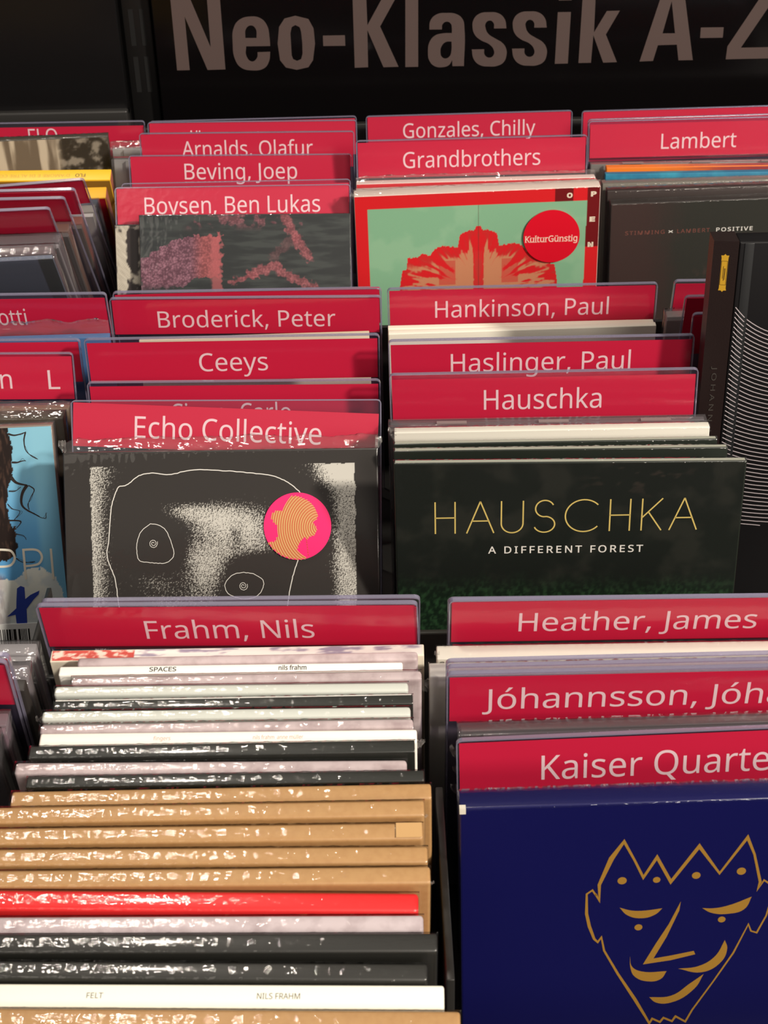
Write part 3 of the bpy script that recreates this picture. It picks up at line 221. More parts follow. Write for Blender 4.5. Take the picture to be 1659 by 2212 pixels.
def stroke(pts, w, closed=False):
    """a ribbon of width w (or per-point widths as third value) along pts, in xy, round-ended"""
    n = len(pts); V, Fc = [], []
    P = [Vector(p[:2]) for p in pts]
    W = [(p[2] if len(p) > 2 else w) / 2 for p in pts]
    for i in range(n):
        a = P[(i - 1) % n] if closed or i else P[i]; b = P[(i + 1) % n] if closed or i < n - 1 else P[i]
        d1 = (P[i] - a); d2 = (b - P[i])
        d1 = d1.normalized() if d1.length > 1e-9 else d2.normalized(); d2 = d2.normalized() if d2.length > 1e-9 else d1
        t = (d1 + d2); t = t.normalized() if t.length > 1e-6 else d1
        nrm = Vector((-t.y, t.x)); m = 1 / max(0.45, nrm.dot(Vector((-d1.y, d1.x))))
        V += [tuple(P[i] + nrm * W[i] * m), tuple(P[i] - nrm * W[i] * m)]
    for i in range(n if closed else n - 1):
        j = (i + 1) % n
        Fc.append((2 * i + 1, 2 * j + 1, 2 * j, 2 * i))
    return V, Fc
def smooth_line(pts, k=5):
    out = []; n = len(pts)
    for i in range(n - 1):
        a, b, c, d = pts[max(0, i - 1)], pts[i], pts[i + 1], pts[min(n - 1, i + 2)]
        for s in range(k):
            t = s / k
            out.append(tuple(0.5 * (2 * b[q] + (c[q] - a[q]) * t + (2 * a[q] - 5 * b[q] + 4 * c[q] - d[q]) * t * t + (3 * b[q] - a[q] - 3 * c[q] + d[q]) * t ** 3) for q in range(len(b))))
    return out + [tuple(pts[-1])]
def disc(cx, cy, r, n=40):
    return [(cx + r * math.cos(2 * math.pi * i / n), cy + r * math.sin(2 * math.pi * i / n)) for i in range(n)]
def nz(x, y, z=0.0): return noise.noise(Vector((x, y, z)))
def fbm(x, y, z=0.0, o=4): return noise.fractal(Vector((x, y, z)), 1.0, 2.0, o)
def mixc(a, b, t):
    t = max(0, min(1, t)); return tuple(a[i] + (b[i] - a[i]) * t for i in range(3))
def sstep(a, b, x):
    t = max(0, min(1, (x - a) / (b - a))); return t * t * (3 - 2 * t)
def print_sheet(name, parent, x0, x1, z0, z1, res, func, y=-0.15, mat=None, n_cols=None):
    """a printed sheet on the front of a case: a fine grid whose colours FUNC(x, z) are the print"""
    nx = max(1, int((x1 - x0) / res)); nzz = max(1, int((z1 - z0) / res))
    vs = [(x0 + (x1 - x0) * i / nx, y, z0 + (z1 - z0) * j / nzz) for j in range(nzz + 1) for i in range(nx + 1)]
    fs = [(j * (nx + 1) + i, j * (nx + 1) + i + 1, (j + 1) * (nx + 1) + i + 1, (j + 1) * (nx + 1) + i) for j in range(nzz) for i in range(nx)]
    o = mesh(name, vs, fs, [mat or PRINT], parent)
    at = o.data.color_attributes.new('print', 'FLOAT_COLOR', 'POINT')
    buf = []
    for v in vs:
        c = srgb(*[max(0, min(255, q)) for q in func(v[0], v[2])]); buf += list(c)
    at.data.foreach_set('color', buf)
    return o

# ------------------------------------------------------------------ poses: x, y, z of the top front edge's middle, yaw, lean, roll, width, thickness
POSE = {
    'div_frahm_back': (-57.26, 499.98, 911.17, -0.77, -13.97, 0.45, 139.79, 1.6),
    'div_frahm': (-58.79, 495.44, 912.12, -2.68, -12.6, -1.0, 140.61, 1.6),
    'f01': (-55.29, 487.27, 893.51, -0.67, -14.0, -0.15, 137.56, 5.5),
    'f02': (-50.75, 479.89, 897.08, -0.34, -14.0, 0.01, 123.7, 4.3),
    'f03': (-56.42, 473.37, 897.62, -0.75, -13.99, 0.12, 123.72, 4.3),
    'f04': (-50.33, 466.84, 898.35, -0.4, -14.0, -0.0, 124.74, 4.3),
    'f05': (-55.35, 460.52, 898.59, -0.87, -13.99, 0.13, 124.95, 4.3),
    'f06': (-54.3, 454.53, 897.25, -0.5, -14.0, -0.08, 125.76, 4.3),
    'f07': (-56.38, 448.2, 897.49, -0.87, -14.0, 0.05, 127.98, 4.3),
    'f08': (-55.84, 442.09, 896.87, -0.67, -14.0, -0.09, 128.47, 4.3),
    'f09': (-54.83, 434.26, 897.26, -1.01, -14.0, 0.03, 128.53, 5.8),
    'f10': (-56.26, 427.34, 898.6, -0.67, -14.01, -0.17, 129.48, 5),
    'f11': (-59.69, 420.5, 896.94, -1.23, -13.99, 0.13, 130.7, 5),
    'f12': (-54.35, 414.23, 897.25, -0.64, -14.0, -0.1, 130.98, 4.4),
    'f13': (-55.25, 405.75, 896.85, -0.58, -14.01, -0.39, 137.02, 6.2),
    'f14': (-59.3, 396.35, 898.35, -0.3, -14.0, 0.17, 140.01, 6.2),
    'f15': (-60.03, 387.59, 897.07, -0.59, -13.99, 0.25, 140.0, 6.2),
    'f16': (-58.89, 378.78, 895.87, -1.03, -13.97, 0.36, 139.98, 6.2),
    'f17': (-58.35, 369.66, 895.88, -0.82, -13.98, 0.29, 139.99, 6.2),
    'f18': (-61.3, 360.64, 894.47, -1.92, -13.9, 0.62, 137.96, 7),
    'f19': (-60.04, 352.63, 893.6, -1.16, -13.97, 0.36, 137.98, 5.8),
    'f20': (-57.26, 343.78, 894.6, -1.31, -13.96, 0.37, 139.97, 6.3),
    'f21': (-59.52, 335.55, 892.47, -1.91, -13.92, 0.52, 137.96, 5.6),
    'f22': (-55.98, 326.03, 890.99, -1.72, -13.95, 0.4, 139.95, 7.6),
    'f23': (-52.38, 316.2, 891.27, -1.91, -13.94, 0.38, 140.93, 7.8),
    'div_heather_back': (92.61, 496.63, 910.15, -0.75, -11.5, 0.3, 140.04, 1.6),
    'div_heather': (92.94, 493.44, 912.22, -0.5, -11.69, 0.26, 140.01, 1.6),
    'h01': (89.19, 485.08, 892.23, -0.44, -9.0, 0.22, 142.01, 7),
    'h02': (86.16, 476.26, 891.13, -0.39, -9.0, 0.18, 142.01, 7),
    'div_clear_a': (90.78, 471.23, 902.41, 0.05, -9.0, -0.1, 140.01, 1.6),
    'div_clear_b': (90.92, 466.91, 903.1, -0.02, -8.5, -0.05, 140.01, 1.6),
    'div_johannsson': (90.73, 462.71, 903.26, -0.02, -6.34, -0.05, 140.01, 1.6),
    'j01': (95.31, 451.96, 885.06, 0.54, -3.98, -0.44, 142.02, 7),
    'div_kaiser': (93.19, 446.61, 888.23, 0.86, 4.77, -0.73, 140.03, 1.6),
    'kaiser_cd': (93.54, 408.11, 891.11, 0.49, 4.01, -0.43, 142.02, 10),
    'div_broderick_back': (-68.66, 791.37, 903.16, -0.23, -8.99, 0.26, 139.95, 1.6),
    'div_broderick': (-69.37, 787.51, 900.89, -0.11, -6.35, 0.88, 141.15, 1.6),
    'cream_sleeve': (-64.83, 770.28, 886.73, -0.56, 7.96, -0.82, 118.59, 4),
    'div_ceeys': (-71.56, 722.86, 909.86, 0.22, -2.13, 0.46, 142.7, 1.6),
    'div_cirus': (-70.74, 708.1, 893.55, -0.35, 2.01, 0.65, 141.01, 1.6),
    'div_echo': (-72.57, 685.47, 895.54, 1.05, 22.52, 1.59, 145.08, 1.6),
    'echo_cd': (-73.34, 650.87, 888.22, 0.03, 28.11, 0.4, 142.32, 10),
    'div_hankinson': (74.64, 791.95, 901.85, -1.01, -4.03, -0.45, 140.87, 1.6),
    'hk1': (73.43, 780.9, 884.23, -0.0, -4.0, -0.11, 138.44, 4),
    'hk2': (73.62, 774.61, 885.0, 0.32, -3.99, -0.5, 138.52, 4),
    'div_haslinger': (75.96, 704.89, 914.41, -1.64, -2.28, -0.63, 144.48, 1.6),
    'div_hauschka': (75.37, 685.15, 906.71, -2.21, 0.17, -0.94, 143.34, 1.6),
    'hs_jewel': (76.78, 672.42, 886.28, -1.2, -1.02, -0.23, 147.99, 6.5),
    'hs_jewel2': (76.39, 664.28, 888.24, -0.95, -1.01, -0.18, 146.55, 5.5),
    'hs_white': (77.05, 656.85, 891.51, -0.85, -0.01, -0.24, 143.34, 5),
    'hs_green1': (77.64, 647.15, 890.84, -1.19, 0.97, -0.31, 145.25, 3),
    'hs_green2': (78.91, 637.32, 892.49, -1.63, 1.97, -0.26, 148.04, 3),
    'hs_green3': (79.17, 605.86, 904.29, -2.28, 1.37, -0.35, 149.29, 3),
    'div_anon_back': (-82.86, 1094.28, 892.97, 0.19, 8.0, -0.17, 140.55, 1.6),
    'div_anon': (-83.13, 1090.31, 892.57, -0.08, 8.0, 0.63, 141.61, 1.6),
    'b3_jewel': (-105.41, 1070.0, 881.66, 0.21, 5.99, 0.63, 144.69, 10),
    'div_arnalds': (-83.28, 1039.0, 902.55, -0.47, 6.01, 0.52, 139.21, 1.6),
    'b3_jewel2': (-98.3, 1022.32, 891.21, -0.16, 8.0, 0.64, 143.05, 10),
    'div_beving': (-85.39, 1003.18, 900.44, -0.32, 10.01, 0.7, 140.55, 1.6),
    'div_boysen_back': (-85.46, 961.44, 898.81, -0.18, 16.0, 0.08, 139.36, 1.6),
    'div_boysen': (-86.84, 951.33, 899.74, -0.12, 23.34, 0.39, 142.15, 1.6),
    'texture_cd': (-87.81, 936.76, 881.66, -0.13, 24.0, 0.33, 140.44, 5),
    'boysen_cd': (-78.93, 931.5, 889.29, 0.0, 25.09, 0.82, 125.97, 4),
    'div_gonzales': (63.84, 1094.47, 893.19, 0.14, 6.0, -0.31, 140.28, 1.6),
    'div_grandbrothers': (59.22, 986.62, 913.79, -0.23, 6.93, -0.26, 143.01, 1.6),
    'g1': (60.96, 969.63, 892.37, -0.52, 5.98, -0.55, 146.94, 8),
    'g2': (60.96, 960.02, 892.16, -0.27, 5.96, -1.1, 147.49, 8),
    'open_cd': (59.63, 932.39, 899.84, 1.18, -1.28, -0.75, 146.53, 9),
    'div_d3_back': (210.26, 1094.58, 893.34, 0.15, 6.0, -0.35, 140.01, 1.6),
    'div_lambert_back': (210.04, 1060.22, 899.22, 0.27, 6.01, -0.37, 139.99, 1.6),
    'div_lambert': (210.33, 1056.99, 898.7, 0.04, 8.72, -0.16, 140.01, 1.6),
    'l_jewel': (211.17, 1038.37, 875.19, -0.18, 7.0, 0.19, 142.01, 10),
    'l_orange': (218.04, 1025.45, 877.57, -0.3, 4.01, 0.37, 138.01, 6),
    'l_blue': (216.57, 1017.87, 875.94, -0.22, 4.0, 0.24, 138.01, 6),
    'l_wrap': (215.31, 1005.87, 875.01, 0.2, 4.0, -0.4, 142.01, 10),
    'l_dark2': (215.52, 992.59, 875.91, 0.41, 2.02, -0.71, 140.01, 8),
    'l_dark': (216.39, 979.86, 872.54, 0.53, 2.03, -0.89, 140.01, 9),
    'div_d2_a': (223.0, 787.77, 903.72, -0.05, -12.4, 0.74, 140.23, 1.6),
    'd2_jewel': (219.23, 776.78, 888.06, 0.43, -11.98, -0.52, 142.01, 10),
    'div_d2_b': (222.66, 755.5, 910.09, 0.13, -12.41, 0.41, 140.22, 1.6),
    'div_d2_c': (222.52, 733.01, 912.08, 0.25, -8.48, -0.27, 140.03, 1.6),
    'div_flo': (-226.3, 1094.68, 893.41, -0.21, 2.0, 0.31, 140.0, 1.6),
    'flo_photo': (-248.15, 1067.6, 890.7, 1.88, -5.51, -0.51, 139.76, 6),
    'flo_yellow': (-239.2, 1007.22, 885.17, -0.89, -26.98, 0.49, 140.07, 9),
    'flo_yellow2': (-239.75, 985.07, 880.44, 0.01, -29.01, -0.39, 140.09, 9),
    'a3_jewel_blue': (-242.23, 967.21, 878.83, 0.48, -31.01, -0.69, 140.15, 10),
    'a3_jewel_white': (-241.77, 950.97, 881.09, 0.75, -31.51, -0.89, 140.15, 10),
    'div_m1': (-240.45, 920.16, 912.74, 3.35, -32.7, -3.88, 140.82, 1.6),
    'a3_orange': (-244.22, 920.97, 884.17, 2.35, -32.76, -2.01, 140.2, 10),
    'div_m2': (-239.07, 884.31, 924.59, -0.61, -33.91, -0.73, 140.53, 1.6),
    'div_m3': (-243.71, 875.73, 923.09, -1.2, -35.29, -0.86, 140.82, 1.6),
    'a3_jewel3': (-244.18, 878.07, 899.41, -0.31, -34.7, -0.12, 140.17, 10),
    'div_m4': (-248.57, 853.88, 924.0, 1.17, -35.26, -1.68, 140.44, 1.6),
    'a3_jewel4': (-245.74, 855.68, 901.38, 0.43, -35.01, -0.64, 140.17, 10),
    'a3_jewel5': (-247.18, 841.94, 899.46, 1.89, -34.98, -1.61, 140.19, 10),
    'div_otti': (-210.11, 782.29, 907.96, -1.7, -10.03, -0.25, 140.54, 1.6),
    'a2_blue': (-207.64, 768.12, 888.84, 0.36, -3.99, -0.27, 138.01, 4.5),
    'div_a2_b': (-217.39, 736.53, 904.58, -0.47, -1.98, 0.48, 140.0, 1.6),
    'div_a2_l': (-220.03, 729.27, 901.35, 0.12, 6.99, 1.09, 139.66, 1.6),
    'a2_gold': (-222.53, 707.87, 880.08, -0.08, 5.0, 0.11, 142.0, 10),
    'a2_dark': (-221.28, 691.93, 884.33, 0.01, 2.0, 0.05, 140.0, 9),
    'a2_ppi': (-225.4, 679.63, 885.87, 1.3, 15.94, -0.58, 141.75, 10),
    'a1_jewel': (-202.03, 495.87, 888.53, -0.46, -15.49, 0.42, 141.97, 10),
    'a1_jewel2': (-200.04, 471.78, 895.71, 0.21, -15.5, -0.0, 142.11, 10),
    'a1_thin': (-197.65, 462.29, 902.41, -1.1, -15.47, 0.97, 139.95, 5),
    'div_a1_a': (-198.55, 453.54, 924.42, -1.07, -15.47, 1.01, 139.96, 1.6),
    'div_a1_b': (-199.42, 452.04, 922.83, -1.09, -15.47, 0.98, 139.94, 1.6),
    'a1_front': (-203.0, 445.81, 894.32, 0.29, -15.5, -0.06, 142.11, 10),
    'a1_front2': (-203.87, 433.39, 897.03, -0.03, -15.5, 0.06, 142.02, 10),
}
FLOOR = 768.0
ART = json.loads(r'''{"sg_N":[[[-136.46,73.03,1],[-136.68,13.12,1],[-127.92,13.12,1],[-127.93,51.26,1],[-115.54,12.93,1],[-103.14,13.06,1],[-102.98,72.26,1],[-111.74,72.46,1],[-112.08,29.32,1],[-126.05,72.79,1]]],"sg_e":[[[-71.04,29.18,1],[-87.61,29.36,1],[-87.88,22.48],[-84.45,18.41],[-80.78,20.74],[-80.0,25.01,1],[-71.29,25.12,1],[-72.63,17.92],[-76.23,13.26],[-84.38,11.87],[-92.28,14.17],[-95.88,20.05],[-96.73,31.55],[-94.97,43.36],[-90.84,48.36],[-83.29,50.42],[-76.47,49.04],[-72.34,43.85],[-71.16,35.6]],[[-87.79,35.37,1],[-80.04,35.19,1],[-80.39,41.99],[-83.22,44.1],[-86.63,42.14]]],"sg_o":[[[-52.7,50.22],[-43.92,47.78],[-40.66,41.06],[-40.14,30.21],[-42.07,18.25],[-45.51,13.27],[-53.66,11.56],[-61.11,13.43],[-64.84,18.79],[-65.86,30.82],[-64.19,42.63],[-60.2,48.46]],[[-53.03,43.7],[-55.58,42.23],[-56.71,37.84],[-56.66,31.12],[-56.62,22.27],[-55.77,19.41],[-53.13,18.09],[-50.25,19.28],[-49.06,23.13],[-48.89,30.94],[-49.31,38.69],[-50.13,42.1]]],"sg_hyphen":[[[-34.52,35.77,1],[-19.4,35.72,1],[-19.35,28.16,1],[-34.53,28.32,1]]],"sg_K":[[[-13.4,70.19,1],[-13.31,12.08,1],[-4.04,12.28,1],[-3.9,38.96,1],[6.64,12.03,1],[17.13,12.1,1],[4.89,41.32,1],[20.58,69.41,1],[11.4,69.62,1],[-3.81,42.45,1],[-4.23,69.98,1]]],"sg_l":[[[22.41,69.1,1],[21.84,11.79,1],[30.76,11.74,1],[31.05,68.9,1]]],"sg_a":[[[38.54,38.33,1],[47.17,38.21,1],[47.69,41.98],[50.51,43.65],[53.18,42.17],[53.97,38.68],[54.0,35.52,1],[47.72,35.43],[42.36,33.97],[38.76,29.67],[37.59,22.49],[38.75,15.61],[42.39,11.87],[47.82,11.09],[52.07,12.45],[54.37,16.05,1],[54.56,11.66,1],[62.55,11.55,1],[62.61,38.64],[61.39,44.96],[57.17,48.74],[50.47,49.76],[43.49,48.9],[39.3,44.69]],[[53.81,29.48,1],[49.67,29.1],[46.83,25.89],[46.23,22.29],[47.17,18.64],[49.72,17.37],[52.57,18.92],[53.78,22.91]]],"sg_s":[[[91.44,37.96,1],[82.87,38.08,1],[82.48,41.96],[79.85,43.75],[77.21,42.08],[77.14,38.3],[79.13,34.29],[83.8,31.0],[88.88,27.69],[91.53,23.63],[91.97,18.79],[90.02,13.58],[85.82,11.16],[80.4,10.8],[73.78,11.93],[69.46,16.09],[67.8,23.47,1],[76.43,23.42,1],[76.98,19.14],[80.65,17.28],[83.15,19.4],[82.91,23.03],[80.06,26.7],[73.84,30.04],[69.95,33.71],[68.18,38.9],[69.0,45.18],[72.75,48.77],[79.19,49.63],[85.67,48.7],[89.96,44.69]]],"sg_ss":[[[119.04,37.87,1],[110.47,37.99,1],[110.02,41.86],[107.36,43.65],[104.75,41.99],[104.73,38.2],[106.79,34.2],[111.51,30.91],[116.63,27.6],[119.34,23.53],[119.86,18.69],[117.99,13.48],[113.82,11.06],[108.41,10.7],[101.78,11.84],[97.38,16.0],[95.62,23.37,1],[104.25,23.33,1],[104.86,19.05],[108.56,17.19],[111.03,19.31],[110.74,22.93],[107.83,26.61],[101.56,29.95],[97.61,33.62],[95.77,38.81],[96.49,45.08],[100.19,48.67],[106.61,49.54],[113.11,48.61],[117.46,44.59]]],"sg_i":[[[126.11,48.54,1],[125.74,11.67,1],[134.81,11.7,1],[135.08,48.49,1]],[[126.26,66.32,1],[126.33,56.69,1],[135.26,56.64,1],[135.22,66.11,1]]],"sg_k":[[[142.54,65.96,1],[142.18,11.88,1],[150.86,11.85,1],[151.37,31.67,1],[159.37,11.73,1],[168.9,11.86,1],[159.94,32.0,1],[168.45,48.65,1],[159.53,48.6,1],[151.67,33.67,1],[151.22,65.76,1]]],"sg_A":[[[197.34,64.69,1],[184.63,11.94,1],[193.97,12.16,1],[196.43,23.43,1],[209.52,23.56,1],[211.67,12.18,1],[221.63,12.13,1],[210.44,64.39,1]],[[203.22,54.41,1],[207.52,31.75,1],[198.92,31.87,1]]],"sg_dash":[[[224.91,35.43,1],[240.64,35.24,1],[240.77,27.82,1],[225.16,27.93,1]]],"sg_Z":[[[244.68,21.41,1],[244.51,12.12,1],[281.61,12.13,1],[281.23,20.28,1],[254.12,20.31,1],[274.04,56.59,1],[273.89,64.19,1],[244.13,64.04,1],[244.28,56.85,1],[263.68,56.4,1]]],"k_outline":[[-25.34,-38.13,10],[-24.03,-40.96,14],[-24.25,-34.22,14],[-20.52,-23.02,22],[-16.56,-16.04,12],[-12.69,-24.27,10],[-9.52,-31.67,12],[-5.31,-23.15,14],[-0.14,-33.92,14],[8.58,-19.1,16],[16.08,-30.98,9],[24.43,-16.05,14],[27.24,-23.33,10],[30.09,-35.26,12],[29.37,-38.91,8],[31.32,-34.58,7],[33.46,-36.33,9],[34.63,-41.92,8],[33.29,-50.27,7],[30.61,-57.72,8],[28.58,-56.87,7],[27.48,-53.78,7],[23.22,-66.5,8],[17.1,-79.4,7],[10.47,-92.57,8],[8.38,-98.04,9],[4.78,-95.33,10],[3.62,-97.61,10],[0.52,-95.84,10],[-0.65,-97.81,10],[-3.45,-96.06,10],[-4.39,-98.25,10],[-5.73,-95.34,11],[-10.01,-86.58,15],[-16.44,-74.4,11],[-21.61,-63.48,9],[-22.76,-57.39,9],[-23.93,-59.53,9],[-25.21,-58.04,11],[-27.06,-52.25,14],[-28.17,-46.56,13],[-28.35,-37.99,8],[-26.47,-36.42,8],[-25.1,-38.88,8]],"k_dots":[[-16.6,-32.73,3.2],[-4.97,-32.88,2.6],[8.28,-31.55,3],[23.37,-30.39,3.2],[-10.2,-53.49,2.8],[18.16,-51.28,2.7]],"k_shape0":[[-17.0,-44.44],[-13.2,-45.83],[-9.58,-46.18],[-2.41,-45.38],[-4.8,-48.08],[-9.44,-49.47],[-14.2,-47.94]],"k_shape1":[[11.16,-45.9],[14.93,-46.16],[19.91,-45.17],[27.71,-41.61],[25.46,-47.1],[20.16,-48.83],[14.33,-48.1]],"k_shape2":[[3.7,-42.67],[0.12,-52.54],[-3.81,-60.93],[-7.91,-70.4],[1.72,-68.9],[10.03,-66.57],[9.42,-65.0],[1.61,-66.76],[-4.36,-67.84],[-0.31,-58.22],[3.42,-46.58]],"k_shape3":[[-12.56,-66.5],[-11.55,-71.4],[-8.36,-73.6],[0.51,-73.91],[-1.52,-77.55],[-5.92,-78.33],[-10.47,-75.96],[-12.1,-72.16]],"k_shape4":[[19.88,-60.58],[20.96,-64.47],[18.77,-71.15],[12.75,-74.97],[4.51,-72.93],[11.46,-72.08],[16.73,-68.14]],"k_shape5":[[13.54,-75.79],[10.62,-82.57],[2.77,-88.68],[-2.47,-88.44],[-4.98,-85.82],[2.6,-85.48],[8.98,-80.01]],"e_head":[[-47.16,-73.61],[-48.04,-67.23],[-49.15,-57.68],[-51.6,-50.77],[-52.52,-46.0],[-51.5,-39.68],[-50.08,-26.01],[-48.34,-19.73],[-46.24,-15.88],[-42.66,-15.09],[-37.1,-10.99],[-30.78,-9.83],[-23.46,-10.68],[-12.41,-8.76],[0.68,-9.28],[13.24,-10.43],[23.69,-12.06],[30.96,-15.54],[36.1,-20.56],[38.07,-27.43],[36.93,-43.22],[33.94,-51.09],[31.36,-58.98],[29.38,-68.48],[28.73,-74.84]],"e_eye":[[-32.41,-32.93],[-28.23,-33.73],[-24.95,-36.95],[-22.4,-44.37],[-22.49,-48.07],[-26.03,-50.76],[-32.86,-50.54],[-37.78,-49.51],[-38.85,-46.22],[-38.73,-41.47],[-36.7,-36.23],[-32.41,-32.93]],"e_eye2":[[8.58,-55.65],[13.31,-56.26],[17.47,-58.76],[18.36,-61.42],[15.73,-66.14],[9.9,-67.85],[3.61,-66.16],[0.94,-63.25],[1.12,-60.08],[4.35,-56.75],[8.58,-55.65]],"e_pts":[[-31.38,-41.8],[8.98,-61.8],[34.25,-34.95],[-59.19,-6.44],[60.45,-8.35]],"e_stick":[[-6.32,7.42],[-4.97,10.42],[-3.62,13.19],[-1.89,13.92],[0.26,13.78],[2.39,12.88],[5.59,11.32],[7.69,8.92],[8.93,6.31],[9.53,3.93],[7.57,2.45],[7.33,0.95],[8.38,-0.36],[8.78,-1.88],[7.66,-4.24],[5.49,-4.85],[4.61,-5.92],[3.34,-4.82],[2.03,-6.09],[0.48,-8.23],[-0.22,-10.6],[1.89,-13.23],[4.88,-14.57],[1.82,-16.47],[-4.64,-16.37],[-11.01,-11.94],[-13.5,-6.92],[-10.69,-6.75],[-9.8,-5.47],[-9.13,-4.19],[-9.14,0.56],[-10.95,1.67],[-11.66,3.63],[-11.29,6.21],[-9.98,7.26],[-7.82,7.34]],"e_stick_c":[[9.45,-0.6],[-15.18,0.23],[15.7,-0.27]],"h_box":[[-57.31,-35.68],[56.57,-34.18],[-57.16,-18.84],[55.44,-18.39],[-34.26,-45.61],[33.42,-45.13],[33.24,-41.79]],"o_pts":[[-65.22,-8.32],[65.85,-8.72],[-65.84,-58.25],[65.05,-62.37],[0.63,-21.95],[0.62,-55.73],[44.35,-29.62],[27.01,-28.82],[46.13,-0.74],[57.22,-8.33],[65.83,-0.47],[72.8,-38.55],[55.19,-4.83],[69.64,-4.71],[69.33,-20.84],[68.83,-37.16],[28.0,-32.67],[60.68,-32.67]],"o_prof":[[-47.35,-59.12],[-45.88,-49.44],[-42.86,-48.06],[-42.5,-40.96],[-36.17,-40.75],[-33.79,-38.34],[-28.71,-40.09],[-25.38,-35.21],[-20.26,-33.94],[-11.92,-35.33],[-10.47,-26.9],[-5.38,-24.65],[-1.22,-24.34],[-0.94,-22.07],[0.63,-21.95]],"b_pts":[[-63.17,-26.7],[-51.31,-20.12],[-44.02,-16.19],[-31.35,-12.29],[-15.18,-12.42],[-15.68,-37.34],[-30.1,-37.22],[-35.61,-42.09],[-62.73,-44.55],[-16.76,-1.78],[12.86,-2.01],[21.81,-3.41],[31.7,-2.17],[39.47,-25.31],[-9.4,-39.18],[3.3,-34.82],[19.61,-29.16],[43.74,-43.64],[33.81,-43.55]],"p_hair":[[42.08,1.53],[48.95,0.02],[50.26,-2.46],[50.83,-8.53],[51.12,-13.41],[49.73,-19.45],[50.03,-24.36],[47.74,-27.53],[46.54,-31.58],[45.92,-37.73],[46.29,-41.88],[46.67,-46.05],[49.02,-50.32],[48.48,-55.72],[48.47,-59.9],[47.34,-63.21],[44.3,-65.59],[35.02,-66.42]],"p_curl0":[0.57834809325863,[50.16,-3.46],[52.82,-4.26],[56.0,-3.72],[58.43,-2.9]],"p_curl1":[0.43376106994397257,[58.23,-3.01],[57.19,-6.8],[57.42,-11.26],[59.31,-13.98],[62.64,-16.17]],"p_curl2":[0.57834809325863,[50.35,-17.23],[52.68,-17.46],[55.1,-16.84],[57.08,-16.73]],"p_curl3":[1.0844026748599311,[49.24,-24.32],[51.71,-27.3],[56.69,-28.76]],"p_curl4":[0.9398156515452737,[56.52,-28.55],[53.97,-32.33],[52.94,-36.82],[54.03,-39.76],[57.74,-42.41],[60.74,-44.21]],"p_curl5":[0.32532080245797934,[57.09,-28.78],[59.64,-30.95],[57.71,-34.56],[56.21,-37.79],[56.32,-40.69]],"p_curl6":[0.289174046629315,[58.14,-42.43],[61.1,-44.64],[63.63,-45.18],[64.06,-42.71]],"p_curl7":[0.36146755828664373,[47.56,-31.22],[50.51,-31.35],[53.47,-29.43]],"p_curl8":[0.289174046629315,[46.35,-37.34],[48.47,-39.92],[51.88,-41.52],[48.49,-45.72]],"p_curl9":[0.5060545816013012,[46.31,-45.62],[51.81,-46.29],[49.5,-49.51]],"p_curl10":[0.2530272908006506,[48.82,-52.39],[52.3,-53.39],[53.48,-55.53]],"p_curl11":[0.32532080245797934,[47.61,-64.48],[50.99,-66.75],[56.6,-66.59]],"p_P1":[[36.51,-59.76],[42.87,-60.06],[45.96,-61.04],[47.13,-64.46],[45.31,-67.53],[42.02,-68.43],[35.65,-68.13]],"p_P2":[[51.42,-75.43],[51.6,-60.47],[56.39,-60.49],[59.08,-61.66],[60.11,-64.65],[58.52,-67.53],[55.62,-68.44],[51.8,-68.68]],"p_I":[[64.7,-60.46],[64.55,-75.85]],"p_K":[[46.67,-79.7],[48.49,-78.52],[50.29,-79.33],[50.05,-85.3],[52.82,-83.25],[57.29,-81.29],[56.77,-83.08],[53.94,-85.85],[50.24,-90.4],[49.73,-99.15],[44.76,-98.91],[44.66,-93.05],[40.45,-93.94],[45.32,-89.8],[45.82,-85.46]],"p_K2":[[61.37,-86.93],[62.26,-84.79],[63.28,-84.84],[63.49,-87.03],[63.32,-88.84],[61.2,-88.74]],"p_cloud":[[34.15,-74.82],[44.89,-75.76],[49.13,-73.42],[52.61,-70.62],[57.56,-69.17],[60.31,-69.72],[63.98,-73.28],[66.83,-77.23],[68.32,-80.7],[68.29,-87.61],[65.58,-117.19],[29.94,-115.44]],"p_sticker":[[36.55,-98.47],[57.49,-99.49],[56.49,-109.97],[36.31,-100.85],[50.08,-108.94]],"bw":[]}''')
HEIGHT = {}
def thing(key, name, label, cat, group=None):
    x, y, z, psi, lam, rho, W, t = POSE[key]
    R = Matrix.Rotation(math.radians(psi), 3, 'Z') @ Matrix.Rotation(math.radians(-lam), 3, 'X') @ Matrix.Rotation(math.radians(rho), 3, 'Y')
    low = -abs(W / 2 * R[2][0]) + min(0, t * R[2][1])
    H = (z - FLOOR - 0.3 + low) / R[2][2]
    o = bpy.data.objects.new(name, None); COL.objects.link(o)
    o.empty_display_size = 0.02
    base = Vector((x, y, z)) - (R @ Vector((0, 0, H)))
    mw = R.to_4x4(); mw.translation = base * MM
    o.matrix_world = mw
    o['label'] = label; o['category'] = cat
    if group: o['group'] = group
    HEIGHT[key] = H
    return o, W, H, t

def outline(W, H, r=2.2, n=4):
    pts = [(-W / 2, 0.0)]
    for k in range(n + 1):
        a = math.pi - k * math.pi / 2 / n
        pts.append((-W / 2 + r + r * math.cos(a), H - r + r * math.sin(a)))
    for k in range(n + 1):
        a = math.pi / 2 - k * math.pi / 2 / n
        pts.append((W / 2 - r + r * math.cos(a), H - r + r * math.sin(a)))
    return pts + [(W / 2, 0.0)]

